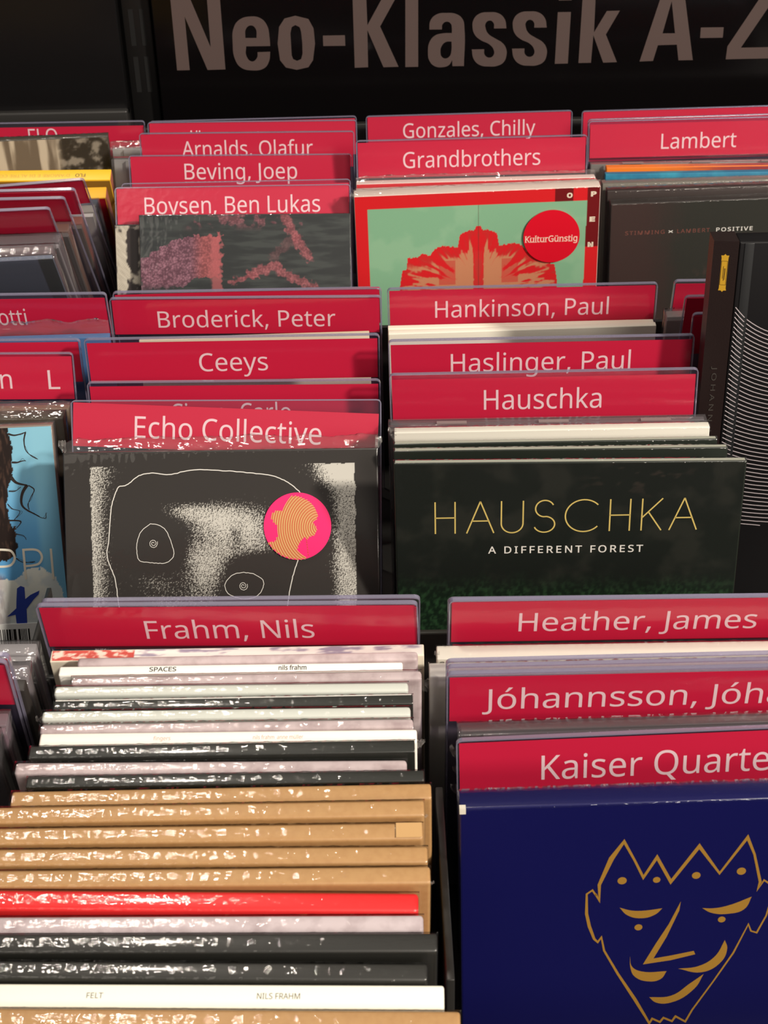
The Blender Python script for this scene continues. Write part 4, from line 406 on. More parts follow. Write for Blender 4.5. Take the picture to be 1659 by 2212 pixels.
def divider(key, label, group, text=None, tw=0, tx=None, base=-18.2, top=1.6, rot=0.0, lab_h=22.3, cap=9.9, card=True):
    """a clear folded holder with a red card slipped in behind its front sheet"""
    o, W, H, t = thing(key, 'divider_card', label, 'divider', group)
    pts = outline(W, H); n = len(pts)
    # holder: front sheet and back sheet
    vs = [(p[0], 0.0, p[1]) for p in pts] + [(p[0], t, p[1]) for p in pts]
    mesh('holder', vs, [tuple(reversed(range(n))), tuple(range(n, 2 * n))], [SHEET], o)
    # folded edge running up the sides and over the top
    inn = [(max(-W / 2 + .5, min(W / 2 - .5, p[0])), p[1] - (0.6 if p[1] > H - 2.3 else 0)) for p in pts]
    V = []
    for p, q in zip(pts, inn): V += [(p[0], -.05, p[1]), (p[0], t + .05, p[1]), (q[0], t + .05, q[1]), (q[0], -.05, q[1])]
    Fc = []
    for i in range(n - 1):
        for k in range(4): Fc.append((4 * i + k, 4 * i + (k + 1) % 4, 4 * i + 4 + (k + 1) % 4, 4 * i + 4 + k))
    mesh('holder_edge', V, Fc, [RIM], o)
    if not card: return o
    w2 = W / 2 - 1.1; c, s = math.cos(rot), math.sin(rot)
    zt = H - top
    cv, cf = box(-w2, w2, 0.55, 0.85, -lab_h, 0)
    cv = [(p[0] * c - p[2] * s, p[1], zt + p[0] * s + p[2] * c) for p in cv]
    cd = mesh('label_card', cv, cf, [RED], o)
    if text:
        v, f = text_shape(text, cap, tw)
        x = -tw / 2 if tx is None else tx
        mesh('lettering', on_front(v, x * c, H + base + (x * s), 0.5, rot), f, [INK_W], cd)
    return o

def shrink_wrap(o, W, H, t, loose=0.0, amp=0.18, seed=0, top_amp=None, mat=None, lip=0.0, parent=None, gap=0.25, edge_amp=0.05):
    """a film around the case; LOOSE > 0 leaves a crimped fin of film standing above the top edge"""
    g = gap; nx, r = 170, random.Random(seed)
    prof = [(-g, 0.0), (-g, H * 0.5), (-g, H - 6), (-g, H - 1.2), (-g * .6, H + g * .4)]
    if loose:
        prof += [(-g + (t * .5) * q, H + loose * q) for q in (.22, .4, .58, .76, .9, 1.0)] + [(t * .52, H + loose), (t * .75, H + loose * .5)]
    else:
        prof += [(t * .3, H + g), (t * .7, H + g)]
    prof += [(t + g * .6, H + g * .4), (t + g, H - 1.2), (t + g, H - 6), (t + g, 0.0)]
    m = len(prof); V = []
    ta = amp if top_amp is None else top_amp
    for i in range(nx + 1):
        x = -W / 2 - g + (W + 2 * g) * i / nx
        edge = sstep(0, 6, min(x + W / 2 + g, W / 2 + g - x))
        for k, (y, z) in enumerate(prof):
            a = ta if z > H - 2 else amp * .35 * (1 if z > 1 else 0)
            d = nz(x * .35 + seed * 13.1, k * 1.7, seed) * a + nz(x * 1.3 + seed * 5.7, k * 2.3, seed + 9) * a * .5
            hz = d * .7 if z > H - 2 else 0
            if H - 2 < z <= H + g: d += (r.random() - .5) * edge_amp
            if loose and z > H + g: d += (nz(x * .05 + seed, k * 1.9, seed + 2) + .5 * nz(x * .16, k * 2.7, seed)) * min(.9, .15 * loose)
            if loose and z > H + g: hz += (nz(x * .09 + seed, 3.3, seed) * .30 - .12 * (1 - edge)) * loose
            sgn = -1 if k < m // 2 else 1
            V.append((x, y + sgn * abs(d) * (.6 if z <= H - 2 else .4), z + hz))
    Fc = [(i * m + k, (i + 1) * m + k, (i + 1) * m + k + 1, i * m + k + 1) for i in range(nx) for k in range(m - 1)]
    # sides, folded in
    for i in (0, nx):
        ids = [i * m + k for k in range(m)]
        Fc.append(tuple(ids) if i == 0 else tuple(reversed(ids)))
    mi = []
    for f in Fc:
        zz = [V[q][2] for q in f]
        mi.append(2 if min(zz) < H - 5 else (1 if loose and max(zz) > H + .6 and len(f) == 4 else 0))
    return mesh('shrink_wrap', V, Fc, [mat or WRAP, WRAP_TOP, WRAP_FLAT], parent or o, smooth=True, mi=mi)

def flap(parent, x, y, z, size, seed, side=1):
    """a crumpled ear of film at a corner of the wrap"""
    n = 9; V = []
    for j in range(n):
        for i in range(n):
            a, b = i / (n - 1), j / (n - 1)
            w = (1 - .45 * b) * (1 - .25 * abs(2 * b - 1))
            V.append((x + side * size * a * w, y + nz(a * 3 + seed, b * 3, seed) * size * .45 + size * .15 * a, z - size * 1.2 * b + nz(a * 4, b * 4 + seed, seed + 4) * size * .22))
    Fc = [(j * n + i, j * n + i + 1, (j + 1) * n + i + 1, (j + 1) * n + i) for j in range(n - 1) for i in range(n - 1)]
    return mesh('wrap_corner', V, Fc, [FLAP], parent, smooth=True)

def sleeve(key, label, group, col, wrap=True, loose=0.0, rough=0.5, bev=0.45, spine=None, seed=None, coat=0.0, name='cardboard_cd_case', pages=None, speckle=None, amp=.2, top_amp=None, matname=None):
    """a card case standing on its edge: body, film, spine print"""
    o, W, H, t = thing(key, name, label, 'CD', group)
    m = principled(matname or ('card_%s' % key), srgb(*col), rough, coat, 0.1, speckle=speckle, bump=(700, 0.03))
    rounded('case_body', (-W / 2, W / 2, 0, t, 0, H), min(bev, t * .3), 3, [m], o)
    if wrap: shrink_wrap(o, W, H, t, loose, amp, seed if seed is not None else hash_key(key), top_amp)
    return o, W, H, t
def hash_key(k): return sum(ord(c) * (i + 3) for i, c in enumerate(k)) % 97

def jewel(key, label, group, tray=(52, 50, 50), card=None, wrap=True, loose=0.0, amp=.2, lid=None, top_amp=.45, tabs=False):
    """a hinged plastic case: clear lid, tray, booklet, tabs along the top edge"""
    o, W, H, t = thing(key, 'jewel_case', label, 'CD', group)
    tm = principled('tray_%d_%d_%d' % tray, srgb(*tray), 0.4)
    rounded('tray', (-W / 2 + 1, W / 2 - 1, t * .42, t - .5, .8, H - .9), .4, 2, [tm], o)
    cm = principled('booklet_%d_%d_%d' % (card or (70, 66, 66)), srgb(*(card or (70, 66, 66))), 0.45)
    mesh('booklet', *box(-W / 2 + 9, W / 2 - 1.4, 1.1, t * .36, 1.2, H - 1.6), [cm], o)
    rounded('lid', (-W / 2, W / 2, 0, t, 0, H), .35, 2, [lid or LID], o)
    if tabs:
        for q in (.2, .52, .84): mesh('lid_tab', *box(-W / 2 + q * W - 7, -W / 2 + q * W + 7, t * .12, t * .5, H - .2, H + .25), [TAB], o)
    if wrap: shrink_wrap(o, W, H + .3, t, loose, amp, hash_key(key), top_amp, mat=WRAP_TOP if loose else WRAP)
    return o, W, H, t

def spine_text(o, H, t, s, x, cap, width, matr, flip=False, bold=0.0, track=0.0, cy=.5, parent=None):
    v, f = text_shape(s, cap, width, track, bold)
    sgn = -1 if flip else 1
    vs = [(x + sgn * p[0], t * cy + sgn * (p[1] - cap / 2), H + 0.06) for p in v]
    return mesh('spine_lettering', vs, f, [matr], parent or o)

# ------------------------------------------------------------------ the setting
def structure(o): o['kind'] = 'structure'; return o
structure(mesh('floor', *box(-2600, 2600, -3200, 1400, -40, 0), [principled('floor_carpet', srgb(60, 56, 54), 0.9, bump=(300, .3))]))
structure(mesh('wall_back', *box(-2600, 2600, 1162, 1240, -40, 3000), [principled('wall_charcoal_paint', srgb(40, 38, 38), 0.8)]))

# ------------------------------------------------------------------ rack
rack = bpy.data.objects.new('cd_rack', None); COL.objects.link(rack); rack.location = (0, .7, 0)
rack['label'] = 'black metal browser rack with three rows of bins holding every CD'; rack['category'] = 'rack'
def rk(name, b, m=RACK, r=.8):
    o = rounded(name, (b[0], b[1], b[2] - 700, b[3] - 700, b[4], b[5]), r, 2, [m], rack); return o
rk('bin_floor', (-560, 560, 290, 1124, 756, 768))
rk('row_partition', (-560, 560, 540, 543, 768, 846)); rk('divider_bracket', (3, 32, 536.5, 539.5, 768, 867), principled('rack_wall_grey', srgb(62, 61, 54), .5)); rk('row_partition', (-560, 560, 838, 841, 768, 858))
rk('back_panel', (-560, 560, 1116, 1122, 768, 880)); rk('front_panel', (-560, 560, 288, 292, 660, 862))
rk('cabinet', (-552, 552, 310, 1118, 20, 756), r=3)
rk('bin_divider', (16.0, 18.6, 357, 446, 768, 866), r=.4)
rk('bin_divider', (-133.5, -131, 300, 400, 768, 850), r=.4)
rk('bin_divider', (-148.5, -146.5, 560, 600, 768, 850), r=.4)

# ------------------------------------------------------------------ header board and its neighbours
sg = bpy.data.objects.new('header_sign', None); COL.objects.link(sg)
sg.matrix_world = Matrix.Translation((0, 1.140, .9)) @ Matrix.Rotation(math.radians(6), 4, 'X')
sg['label'] = 'black header board with large silver-grey heading behind the rack'; sg['category'] = 'sign'
rounded('board', (-150, 640, 1.5, 14, -52, 330), .8, 2, [BOARD], sg)
cs = []
for k in ('N', 'e', 'o', 'hyphen', 'K', 'l', 'a', 's', 'ss', 'i', 'k', 'A', 'dash', 'Z'):
    cs += [[tuple(p) for p in c] for c in ART['sg_' + k]]
v, f = fill(cs)
mesh('lettering', on_front(v, 0, 0, 1.2), f, [principled('silver_grey_vinyl', srgb(90, 76, 73), 0.42)], sg)
post = bpy.data.objects.new('slotted_post', None); COL.objects.link(post)
post.matrix_world = Matrix.Translation((0, 1.140, .9)) @ Matrix.Rotation(math.radians(6), 4, 'X')
post['label'] = 'black slotted upright in the gap left of the header board'; post['category'] = 'post'
rounded('upright', (-172, -152, 10, 24, -56, 320), 1, 2, [ink('upright_black', 15, 14, 14, 0.5)], post)
sl = []
for k in range(5):
    for xx in (-167.5, -160.0): sl.append(box(xx, xx + 3.4, 9.7, 10.1, -6 + k * 34, 20 + k * 34))
mesh('slots', *merge(sl), [ink('slot_black', 4, 4, 4, 0.8)], post)
sb = bpy.data.objects.new('blank_board', None); COL.objects.link(sb)
sb.matrix_world = Matrix.Translation((0, 1.140, .9)) @ Matrix.Rotation(math.radians(6), 4, 'X')
sb['label'] = 'plain black board without lettering left of the slotted upright'; sb['category'] = 'board'
rounded('board', (-640, -174, 1.5, 14, -20, 330), .8, 2, [BOARD2], sb)
rounded('bottom_rail', (-640, -174, -3, 8, -30, -14), 1.5, 3, [principled('black_rail', srgb(44, 43, 42), 0.4)], sb)

# ================================================================== the goods
G_ROW1, G_ROW2, G_ROW3 = 'divider cards in the front row', 'divider cards in the middle row', 'divider cards in the back row'
C_B1, C_C1, C_A1 = 'cases filed in the long front bin', 'cases filed in the right front bin', 'cases filed in the left front bin'
C_A2, C_B2, C_C2, C_D2 = 'cases filed in the left middle bin', 'cases filed in the centre middle bin', 'cases filed in the right middle bin', 'cases filed in the far right middle bin'
C_A3, C_B3, C_C3, C_D3 = 'cases filed in the left back bin', 'cases filed in the second back bin', 'cases filed in the third back bin', 'cases filed in the right back bin'
INK_K = ink('dark_grey_print', 58, 55, 52); INK_P = ink('pale_red_print', 226, 150, 140); WHITE = ink('white_print', 235, 232, 226); GOLD = ink('gold_print', 214, 190, 110)

# ---- front row, second column: dividers, then cases from the back to the front
divider('div_frahm_back', 'empty-looking bluish divider edge standing behind the wide magenta divider of the long front bin', G_ROW1, top=6.0)
divider('div_frahm', 'wide magenta divider at the head of the long row of white and kraft-brown cases', G_ROW1, 'Frahm, Nils', 63, base=-19.2, top=1.9, lab_h=21.5)
o, W, H, t = sleeve('f01', 'thick cream case with a red floral top edge, rearmost in the long front bin', C_B1, (226, 218, 198), wrap=False, rough=.7)
def floral(x, z):
    if x < -38: return mixc((190, 60, 48), (226, 205, 190), sstep(-.1, .25, fbm(x * .25, z * .6, 3)))
    return mixc((230, 226, 220), (150, 140, 160), sstep(.05, .4, fbm(x * .07, z * .4, 8)))
fp = print_sheet('floral_print', o, -W / 2 + .6, W / 2 - .6, 0, t - .9, .5, floral)
for v in fp.data.vertices: v.co = (v.co.x, v.co.z + .0005, (H + .05) * MM)
lines = [box(-W / 2 - .02, -W / 2 + .1, .6 + k * .9, .75 + k * .9, 0, H - 1.5) for k in range(8)]
mesh('page_edges', *merge(lines), [ink('page_shadow_lines', 190, 180, 158)], o)
MAUVE = dict(col=(196, 180, 182), speckle=(srgb(166, 148, 150), 140), matname='mauve_grey_card', bev=1.3)
sleeve('f02', 'mauve-grey speckled case between the floral-edged case and the white case lettered in black', C_B1, wrap=False, **MAUVE)
o, W, H, t = sleeve('f03', 'white case with bold black lettering on its spine, third from the magenta divider', C_B1, (248, 246, 238), wrap=False, bev=.8)
spine_text(o, H, t, 'SPACES', -29.2, 1.9, 9.7, INK_K, bold=.06); spine_text(o, H, t, 'nils frahm', 17.3, 2.0, 10, INK_K, bold=.06)
sleeve('f04', 'mauve-grey speckled case right in front of the white case lettered in black', C_B1, **MAUVE)
sleeve('f05', 'pale grey-green wrapped case right behind the rearmost black case of the long front bin', C_B1, (206, 210, 202), bev=1.2, matname='pale_grey_card')
o, W, H, t = sleeve('f06', 'black glossy case with white card edge, between two pale grey-green cases', C_B1, (34, 36, 32), coat=.5, matname='black_card', top_amp=.35)
mesh('card_edge', *box(-W / 2 + .5, W / 2 - .5, t - .5, t - .1, H - .4, H + .06), [WHITE], o)
o, W, H, t = sleeve('f07', 'pale grey-green case with crumpled film ear at its left end', C_B1, (206, 210, 202), bev=1.2, matname='pale_grey_card', top_amp=.35)
flap(o, -W / 2 + .5, 1.5, H - .5, 3.6, 3, -1)
sleeve('f08', 'mauve-grey wrapped case glittering with highlights, behind the white case printed in pale red', C_B1, top_amp=.5, **MAUVE)
o, W, H, t = sleeve('f09', 'bright white case with faint pale red lettering on its spine', C_B1, (252, 247, 236), wrap=False, bev=.9)
spine_text(o, H, t, 'fingers', -25.3, 1.6, 5.8, INK_P); spine_text(o, H, t, 'nils frahm  anne müller', 8.6, 1.6, 17, INK_P)
flap(o, W / 2, 2, H - 1.5, 3.6, 8, 1)
sleeve('f10', 'black wrapped case right in front of the white case printed in pale red', C_B1, (36, 38, 34), coat=.5, matname='black_card', top_amp=.4)
sleeve('f11', 'mauve-grey case between two black wrapped cases behind the kraft-brown run', C_B1, **MAUVE)
sleeve('f12', 'black wrapped case right behind the rearmost kraft-brown case', C_B1, (36, 38, 34), coat=.5, matname='black_card', top_amp=.4)
KR = dict(col=(184, 143, 94), speckle=(srgb(178, 136, 88), 420), matname='kraft_card', bev=1.0, top_amp=.35)
for k, lab in zip(('f13', 'f14', 'f15', 'f16', 'f17'), ('rearmost kraft-brown wrapped case, touching the black wrapped case behind it', 'second kraft-brown wrapped case from the back of the run of five', 'middle kraft-brown wrapped case, with a matt bare patch near its right end', 'fourth kraft-brown wrapped case of the run, right in front of the patched one', 'kraft-brown wrapped case right behind the bright red case')):
    o, W, H, t = sleeve(k, lab, C_B1, **KR)
    if k == 'f15': mesh('bare_patch', *box(W / 2 - 8.5, W / 2 - .3, .4, t - .4, H + .3, H + .42), [principled('bare_kraft', srgb(196, 156, 104), .8)], o)
    if k in ('f14', 'f17'): flap(o, W / 2, 2, H - 2.5, 1.6, 5 if k == 'f14' else 6, 1)
sleeve('f18', 'bright red glossy case between kraft-brown and mauve-grey cases', C_B1, (226, 34, 36), coat=.6, bev=1.4, wrap=True, top_amp=.12)
sleeve('f19', 'pale mauve speckled case right in front of the bright red case', C_B1, (206, 192, 196), speckle=(srgb(178, 162, 166), 140), matname='pale_mauve_card', bev=1.2)
sleeve('f20', 'wide charcoal wrapped case right in front of the pale mauve case near the camera', C_B1, (38, 38, 35), coat=.4, matname='charcoal_card', bev=.9, top_amp=.25)
sleeve('f21', 'narrower charcoal wrapped case right behind the white case nearest the camera', C_B1, (42, 42, 39), coat=.4, matname='charcoal_card_light', bev=.9, top_amp=.45)
o, W, H, t = sleeve('f22', 'white case with grey capital lettering, right behind the nearest kraft-brown case', C_B1, (250, 248, 232), wrap=False, bev=.9)
spine_text(o, H, t, 'FELT', -32.6, 1.7, 4.7, INK_K); spine_text(o, H, t, 'NILS FRAHM', 16.4, 1.8, 12.3, INK_K)
sleeve('f23', 'kraft-brown case nearest the camera, cut off by the bottom of the view', C_B1, **KR)

# ---- front row, right column
divider('div_heather_back', 'magenta divider hidden behind the upper divider of the right front bin, only its edge showing', G_ROW1, top=1.4)
divider('div_heather', 'magenta divider heading the right front bin, in front of the dark green cover', G_ROW1, 'Heather, James', 88, base=-17.6, top=1.5, lab_h=21.5)
o, W, H, t = sleeve('h01', 'white case in a loose clear bag, below the upper divider of the right front bin', C_C1, (232, 228, 214), loose=0, name='cardboard_cd_case', top_amp=.5)
flap(o, -W / 2 + 1, 2, H + 1.5, 2.5, 4, -1)
o, W, H, t = sleeve('h02', 'white case in a clear bag, right behind the two empty clear dividers', C_C1, (220, 218, 208), top_amp=.6)
flap(o, -W / 2 + .5, 2, H - 4, 5.5, 14, -1)
divider('div_clear_a', 'rear one of two empty bluish clear dividers in the right front bin', G_ROW1, card=False)
divider('div_clear_b', 'front one of two empty bluish clear dividers in the right front bin', G_ROW1, card=False)
divider('div_johannsson', 'magenta divider with the longest accented name, middle of the right front bin', G_ROW1, 'Jóhannsson, Jóhann', 124, tx=-57.2, base=-18.4, top=2.6, lab_h=21.5)
o, W, H, t = jewel('j01', 'clear jewel case right behind the frontmost red divider of the right front bin', C_C1, tray=(60, 52, 54), card=(66, 58, 66))
flap(o, -W / 2 + .5, 1, H - 6, 4.5, 21, -1); flap(o, -W / 2 + .5, 1, H - 16, 3.2, 22, -1); flap(o, -W / 2 + .5, 2, H - 26, 4.2, 23, -1)
divider('div_kaiser', 'bright red divider right behind the blue cover with the crowned face', G_ROW1, 'Kaiser Quartett', 90, tx=-40.1, base=-18.6, top=1.8, lab_h=21.8, cap=10.3)
o, W, H, t = sleeve('kaiser_cd', 'dark blue wrapped CD with a golden line drawing of a crowned face', C_C1, (20, 21, 84), rough=.32, coat=.5, bev=.5, top_amp=.35, amp=.06)
GOLD2 = ink('dull_gold_print', 160, 120, 48)
fr = mesh('front_print', [(-W / 2 + .6, -.1, 2), (W / 2 - .6, -.1, 2), (W / 2 - .6, -.1, H - .7), (-W / 2 + .6, -.1, H - .7)], [(0, 1, 2, 3)], [principled('navy_print', srgb(18, 19, 78), .3, .5)], o)
kparts = []
v, f = stroke([(p[0], p[1], p[2] * .082) for p in ART['k_outline']], 1)
kparts.append((on_front(v, 0, H, -.16), f))
for d in ART['k_dots']:
    c = disc(d[0], d[1], d[2] * .48); kparts.append((on_front(c, 0, H, -.16), [tuple(range(len(c)))]))
KC = {0: (0, 3), 1: (0, 3), 3: (0, 3), 4: (0, 4), 5: (0, 4)}
for k in range(6):
    v, f = fill([[tuple(p) + ((1,) if k == 2 or i in KC[k] else ()) for i, p in enumerate(ART['k_shape%d' % k])]]); kparts.append((on_front(v, 0, H, -.16), f))
mesh('face_drawing', *merge(kparts), [GOLD2], fr)
mesh('corner_dent', *box(-W / 2 - .1, -W / 2 + 2, -.2, 1.6, H - 2.4, H + .1), [ink('frayed_white_card', 225, 220, 205)], o)

# ---- front row, left column
jewel('a1_jewel', 'wrapped jewel case at the back of the left front bin, right under the barcode sticker', C_A1, tray=(150, 146, 148), card=(150, 146, 148), loose=.5, top_amp=.5)
jewel('a1_jewel2', 'second wrapped jewel case from the back of the left front bin, with ribbed top', C_A1, tray=(120, 112, 116), card=(120, 112, 116), loose=.5, top_amp=.5)
sleeve('a1_thin', 'thin dark case right behind the two dividers of the left front bin', C_A1, (44, 40, 38), wrap=False, name='slim_cd_case')
divider('div_a1_a', 'rear one of two leaning dividers in the left front bin, showing a red corner', G_ROW1, top=3)
divider('div_a1_b', 'front one of two leaning dividers in the left front bin, cut off at left', G_ROW1, top=3)
jewel('a1_front', 'wrapped jewel case right in front of the dividers of the left front bin', C_A1, tray=(120, 100, 110), card=(140, 110, 124), loose=.5, top_amp=.5)
jewel('a1_front2', 'frontmost wrapped jewel case of the left front bin, mostly out of view', C_A1, tray=(48, 46, 46), card=(60, 54, 60), top_amp=.6)

# ---- middle row, second column
divider('div_broderick_back', 'magenta divider right behind the rearmost lettered divider of the centre middle bin', G_ROW2, top=1.0, rot=math.radians(.9))
divider('div_broderick', 'magenta divider standing in front of the purple rocky cover', G_ROW2, 'Broderick, Peter', 92.8, base=-18.2, top=1.6, lab_h=20.6)
sleeve('cream_sleeve', 'cream card sleeve peeping out between the two rear dividers of the centre middle bin', C_B2, (216, 206, 176), wrap=False, name='cardboard_sleeve')
divider('div_ceeys', 'magenta divider with one short five-letter word in the centre middle bin', G_ROW2, 'Ceeys', 33.4, base=-19, top=2.6, lab_h=21.4)
divider('div_cirus', 'red divider with only the tips of its letters showing above the next divider', G_ROW2, 'Ciano, Carlo', 58, tx=-31, base=-22.0, top=2.6)
divider('div_echo', 'red divider whose card has slipped askew, right behind the black sleeping-face cover', G_ROW2, 'Echo Collective', 87.5, tx=-43.3, base=-19.6, top=4.0, rot=math.radians(-2.4), lab_h=20.5, cap=10.2)
o, W, H, t = sleeve('echo_cd', 'black CD with white stippled drawing and a round pink sticker', C_B2, (50, 47, 45), rough=.4, coat=.3, loose=6.0, amp=.1, top_amp=.7, bev=.4)
def echo(x, z):
    zx, zy = (x + 59.2) * 9.54 + 388, 815 - (z + 6.44) * 9.39
    g = lambda cx, cy, sx, sy, a: a * math.exp(-((zx - cx) / sx) ** 2 - ((zy - cy) / sy) ** 2)
    d = 0
    wob = 10 * nz(zy * .02, 1.0)
    if 388 + wob * .4 < zx < 1530 + wob and zy > 818 + 6 * nz(zx * .03, 4):
        d += .8 * math.exp(-((zx - 388) / (78 + 40 * sstep(1000, 830, zy))) ** 2)
        d += .82 * sstep(1290 + 90 * sstep(850, 960, zy) + 30 * nz(zy * .01, 7), 1480, zx)
        d += .75 * sstep(1180, 1480, zx) * sstep(960, 815, zy)
        d += g(760, 1010, 120, 45, .55) + g(950, 1040, 170, 75, .75) + g(960, 1190, 140, 130, .62) + g(1120, 1130, 110, 120, .55)
        d += g(890, 1330, 110, 140, .55) + g(650, 1300, 110, 60, .5) + g(830, 1200, 60, 90, .3) + g(700, 1430, 120, 80, .5)
        d -= g(665, 1147, 95, 110, .9) + g(1055, 1330, 105, 95, .9) + g(1130, 1240, 150, 40, .5) + g(780, 900, 200, 60, .4) + g(1010, 1110, 26, 70, .25)
    if d <= 0.03: return (50, 47, 45)
    s = nz(x * 2.3, z * 2.3, 1.0) * .75 + nz(x * 4.1, z * 4.1, 5.0) * .5
    t_ = sstep(-.12, .22, s + (d - .62) * 1.1)
    return mixc((50, 47, 45), (200, 198, 190), t_ * min(1, d * 2.0))
fr = print_sheet('front_print', o, -W / 2 + .7, W / 2 - .7, 1.5 - H, -.7, .36, echo, mat=PRINT_MATT)
for v in fr.data.vertices: v.co.z += H * MM
LINE = ink('white_drawn_line', 222, 220, 214)
ps = []
def wob(pts, a=.22): return [(p[0] + a * nz(p[0] * .9, p[1] * .9, 2), p[1] + a * nz(p[0] * .9, p[1] * .9, 6)) for p in smooth_line(pts, 8)]
for nm, w in (('e_head', .42), ('e_eye', .3), ('e_eye2', .3)):
    v, f = stroke(wob([tuple(p) for p in ART[nm]]), w); ps.append((on_front(v, 0, H, -.2), f))
for cx, cz in ART['e_pts'][:2]:
    sp = [(cx + (.35 + .085 * k) * math.cos(k * .62) * (1 + .16 * nz(k * .3, cx)), cz + (.35 + .085 * k) * math.sin(k * .62) * (1 + .16 * nz(k * .3, cz, 3))) for k in range(22)]
    v, f = stroke(sp, .24); ps.append((on_front(v, 0, H, -.2), f))
mesh('face_drawing', *merge(ps), [LINE], fr)
cx, cz = ART['e_pts'][2]
sr = 15.3
cdisc = disc(0, 0, sr, 64)
st = mesh('round_sticker', [(cx + p[0], -.95, H + cz + p[1]) for p in cdisc] + [(cx + p[0], -.6, H + cz + p[1]) for p in cdisc], [tuple(range(64))] + [(i, i + 64, (i + 1) % 64 + 64, (i + 1) % 64) for i in range(64)], [ink('pink_sticker', 240, 18, 108)], o)
sil = [tuple(p) for p in ART['e_stick']]; ecx, ecz = ART['e_stick_c'][0]
def inside(x, y, poly):
    c = False; n = len(poly)
    for i in range(n):
        a, b = poly[i], poly[i - 1]
        if (a[1] > y) != (b[1] > y) and x < (b[0] - a[0]) * (y - a[1]) / (b[1] - a[1]) + a[0]: c = not c
    return c
gold, lines_ = [], []
for k in range(1, 30):
    R0 = .55 + k * 1.03
    seg = []
    for q in range(0, 241):
        a = math.pi * .35 + q / 240 * math.pi * 1.45
        p = (ecx + R0 * math.cos(a), ecz + R0 * math.sin(a) * 1.12)
        if inside(p[0], p[1], sil) and math.hypot(*p) < sr - .15: seg.append(p)
        else:
            if len(seg) > 2: gold.append(seg)
            seg = []
    if len(seg) > 2: gold.append(seg)
ps = []
for sgm in gold:
    v, f = stroke(sgm, 1.05); ps.append(([(cx + p[0], -1.0, H + cz + p[1]) for p in v], f))
mesh('head_silhouette', *merge(ps), [ink('tan_print', 204, 160, 100)], st)
ps = []
for sgm in gold:
    v, f = stroke(sgm, .34); ps.append(([(cx + p[0], -1.04, H + cz + p[1]) for p in v], f))
for k in range(7):
    v, f = stroke([(ART['e_stick_c'][0][0] - 5.6 + .12 * k, -5.8 - k * 1.15), (ART['e_stick_c'][0][0] - 5.4 + .12 * k, -6.5 - k * 1.15)], .35); ps.append(([(cx + p[0], -1.04, H + cz + p[1]) for p in v], f))
mesh('groove_lines', *merge(ps), [ink('brick_print', 190, 66, 40)], st)
flap(o, -W / 2 + 1.2, 1, H + 5.5, 4.6, 31, -1); flap(o, W / 2 - 1.2, 2, H + 5.0, 4.2, 33, 1)

# ---- middle row, third column
divider('div_hankinson', 'magenta divider in front of the red and mint inkblot cover', G_ROW2, 'Hankinson, Paul', 91, base=-18.1, top=1.7, lab_h=20.7)
sleeve('hk1', 'rear one of two thin white sleeves at the back of the right middle bin', C_C2, (238, 234, 216), wrap=False, name='cardboard_sleeve')
sleeve('hk2', 'front one of two thin white sleeves at the back of the right middle bin', C_C2, (240, 236, 220), wrap=False, name='cardboard_sleeve')
divider('div_haslinger', 'magenta divider whose name is half covered by the bright red divider before it', G_ROW2, 'Haslinger, Paul', 85.4, base=-18.0, top=2.8)
divider('div_hauschka', 'bright red divider standing behind the white and dark green cases', G_ROW2, 'Hauschka', 55, tx=-27.6, base=-19.8, top=3.2, lab_h=21.4, cap=10.4)
jewel('hs_jewel', 'rear clear jewel case in front of the bright red divider of the right middle bin', C_C2, tray=(84, 78, 82), card=(100, 92, 98), wrap=False, tabs=True)
jewel('hs_jewel2', 'second clear jewel case, right behind the white slim case of the right middle bin', C_C2, tray=(84, 80, 82), card=(90, 84, 88), wrap=False)
o, W, H, t = sleeve('hs_white', 'white slim case behind the three dark green cases, with a film ear at left', C_C2, (232, 228, 216), top_amp=.5, amp=.1)
flap(o, -W / 2 + 1.2, 1, H + 1.8, 5.2, 41, -1)
DG = dict(col=(36, 42, 36), coat=.4, rough=.35, matname='forest_card')
def pale_edge(o, W, H, t): mesh('card_edge', *box(-W / 2 + .6, W / 2 - .6, .5, t - .5, H - .4, H + .08), [ink('pale_card_edge', 176, 178, 164)], o)
pale_edge(*sleeve('hs_green1', 'rearmost of three dark green cases, right in front of the white slim case', C_C2, top_amp=.3, **DG))
pale_edge(*sleeve('hs_green2', 'middle one of three dark green cases', C_C2, top_amp=.3, **DG))
o, W, H, t = sleeve('hs_green3', 'front dark green CD with a wide thin golden title over a forest floor', C_C2, amp=.07, top_amp=.4, **DG)
pale_edge(o, W, H, t)
def forest(x, z):
    c = mixc((29, 33, 30), (40, 42, 38), sstep(-.1, .5, fbm(x * .05, z * .05, 2)))
    g = sstep(-54, -72, z + 2.5 * fbm(x * .12, 3))
    gr = mixc((22, 38, 26), (44, 76, 48), sstep(-.25, .5, fbm(x * .5, z * .35, 9) + .4 * nz(x * 1.7, z * .7)))
    c = mixc(c, gr, g * .95)
    if z < -86: c = mixc(c, (18, 26, 20), sstep(-86, -110, z))
    b = sstep(.18, .42, fbm(x * .09, z * .22, 14)) * sstep(-22, -8, z) * sstep(0, 20, x) * sstep(60, 40, x)
    return mixc(c, (76, 62, 56), b * .45)
fr = print_sheet('front_print', o, -W / 2 + .6, W / 2 - .6, 2 - H, -.6, .8, forest)
for v in fr.data.vertices: v.co.z += H * MM
def arc(cx, cy, rx, ry, a0, a1, n=26): return [(cx + rx * math.cos(math.radians(a0 + (a1 - a0) * i / n)), cy + ry * math.sin(math.radians(a0 + (a1 - a0) * i / n))) for i in range(n + 1)]
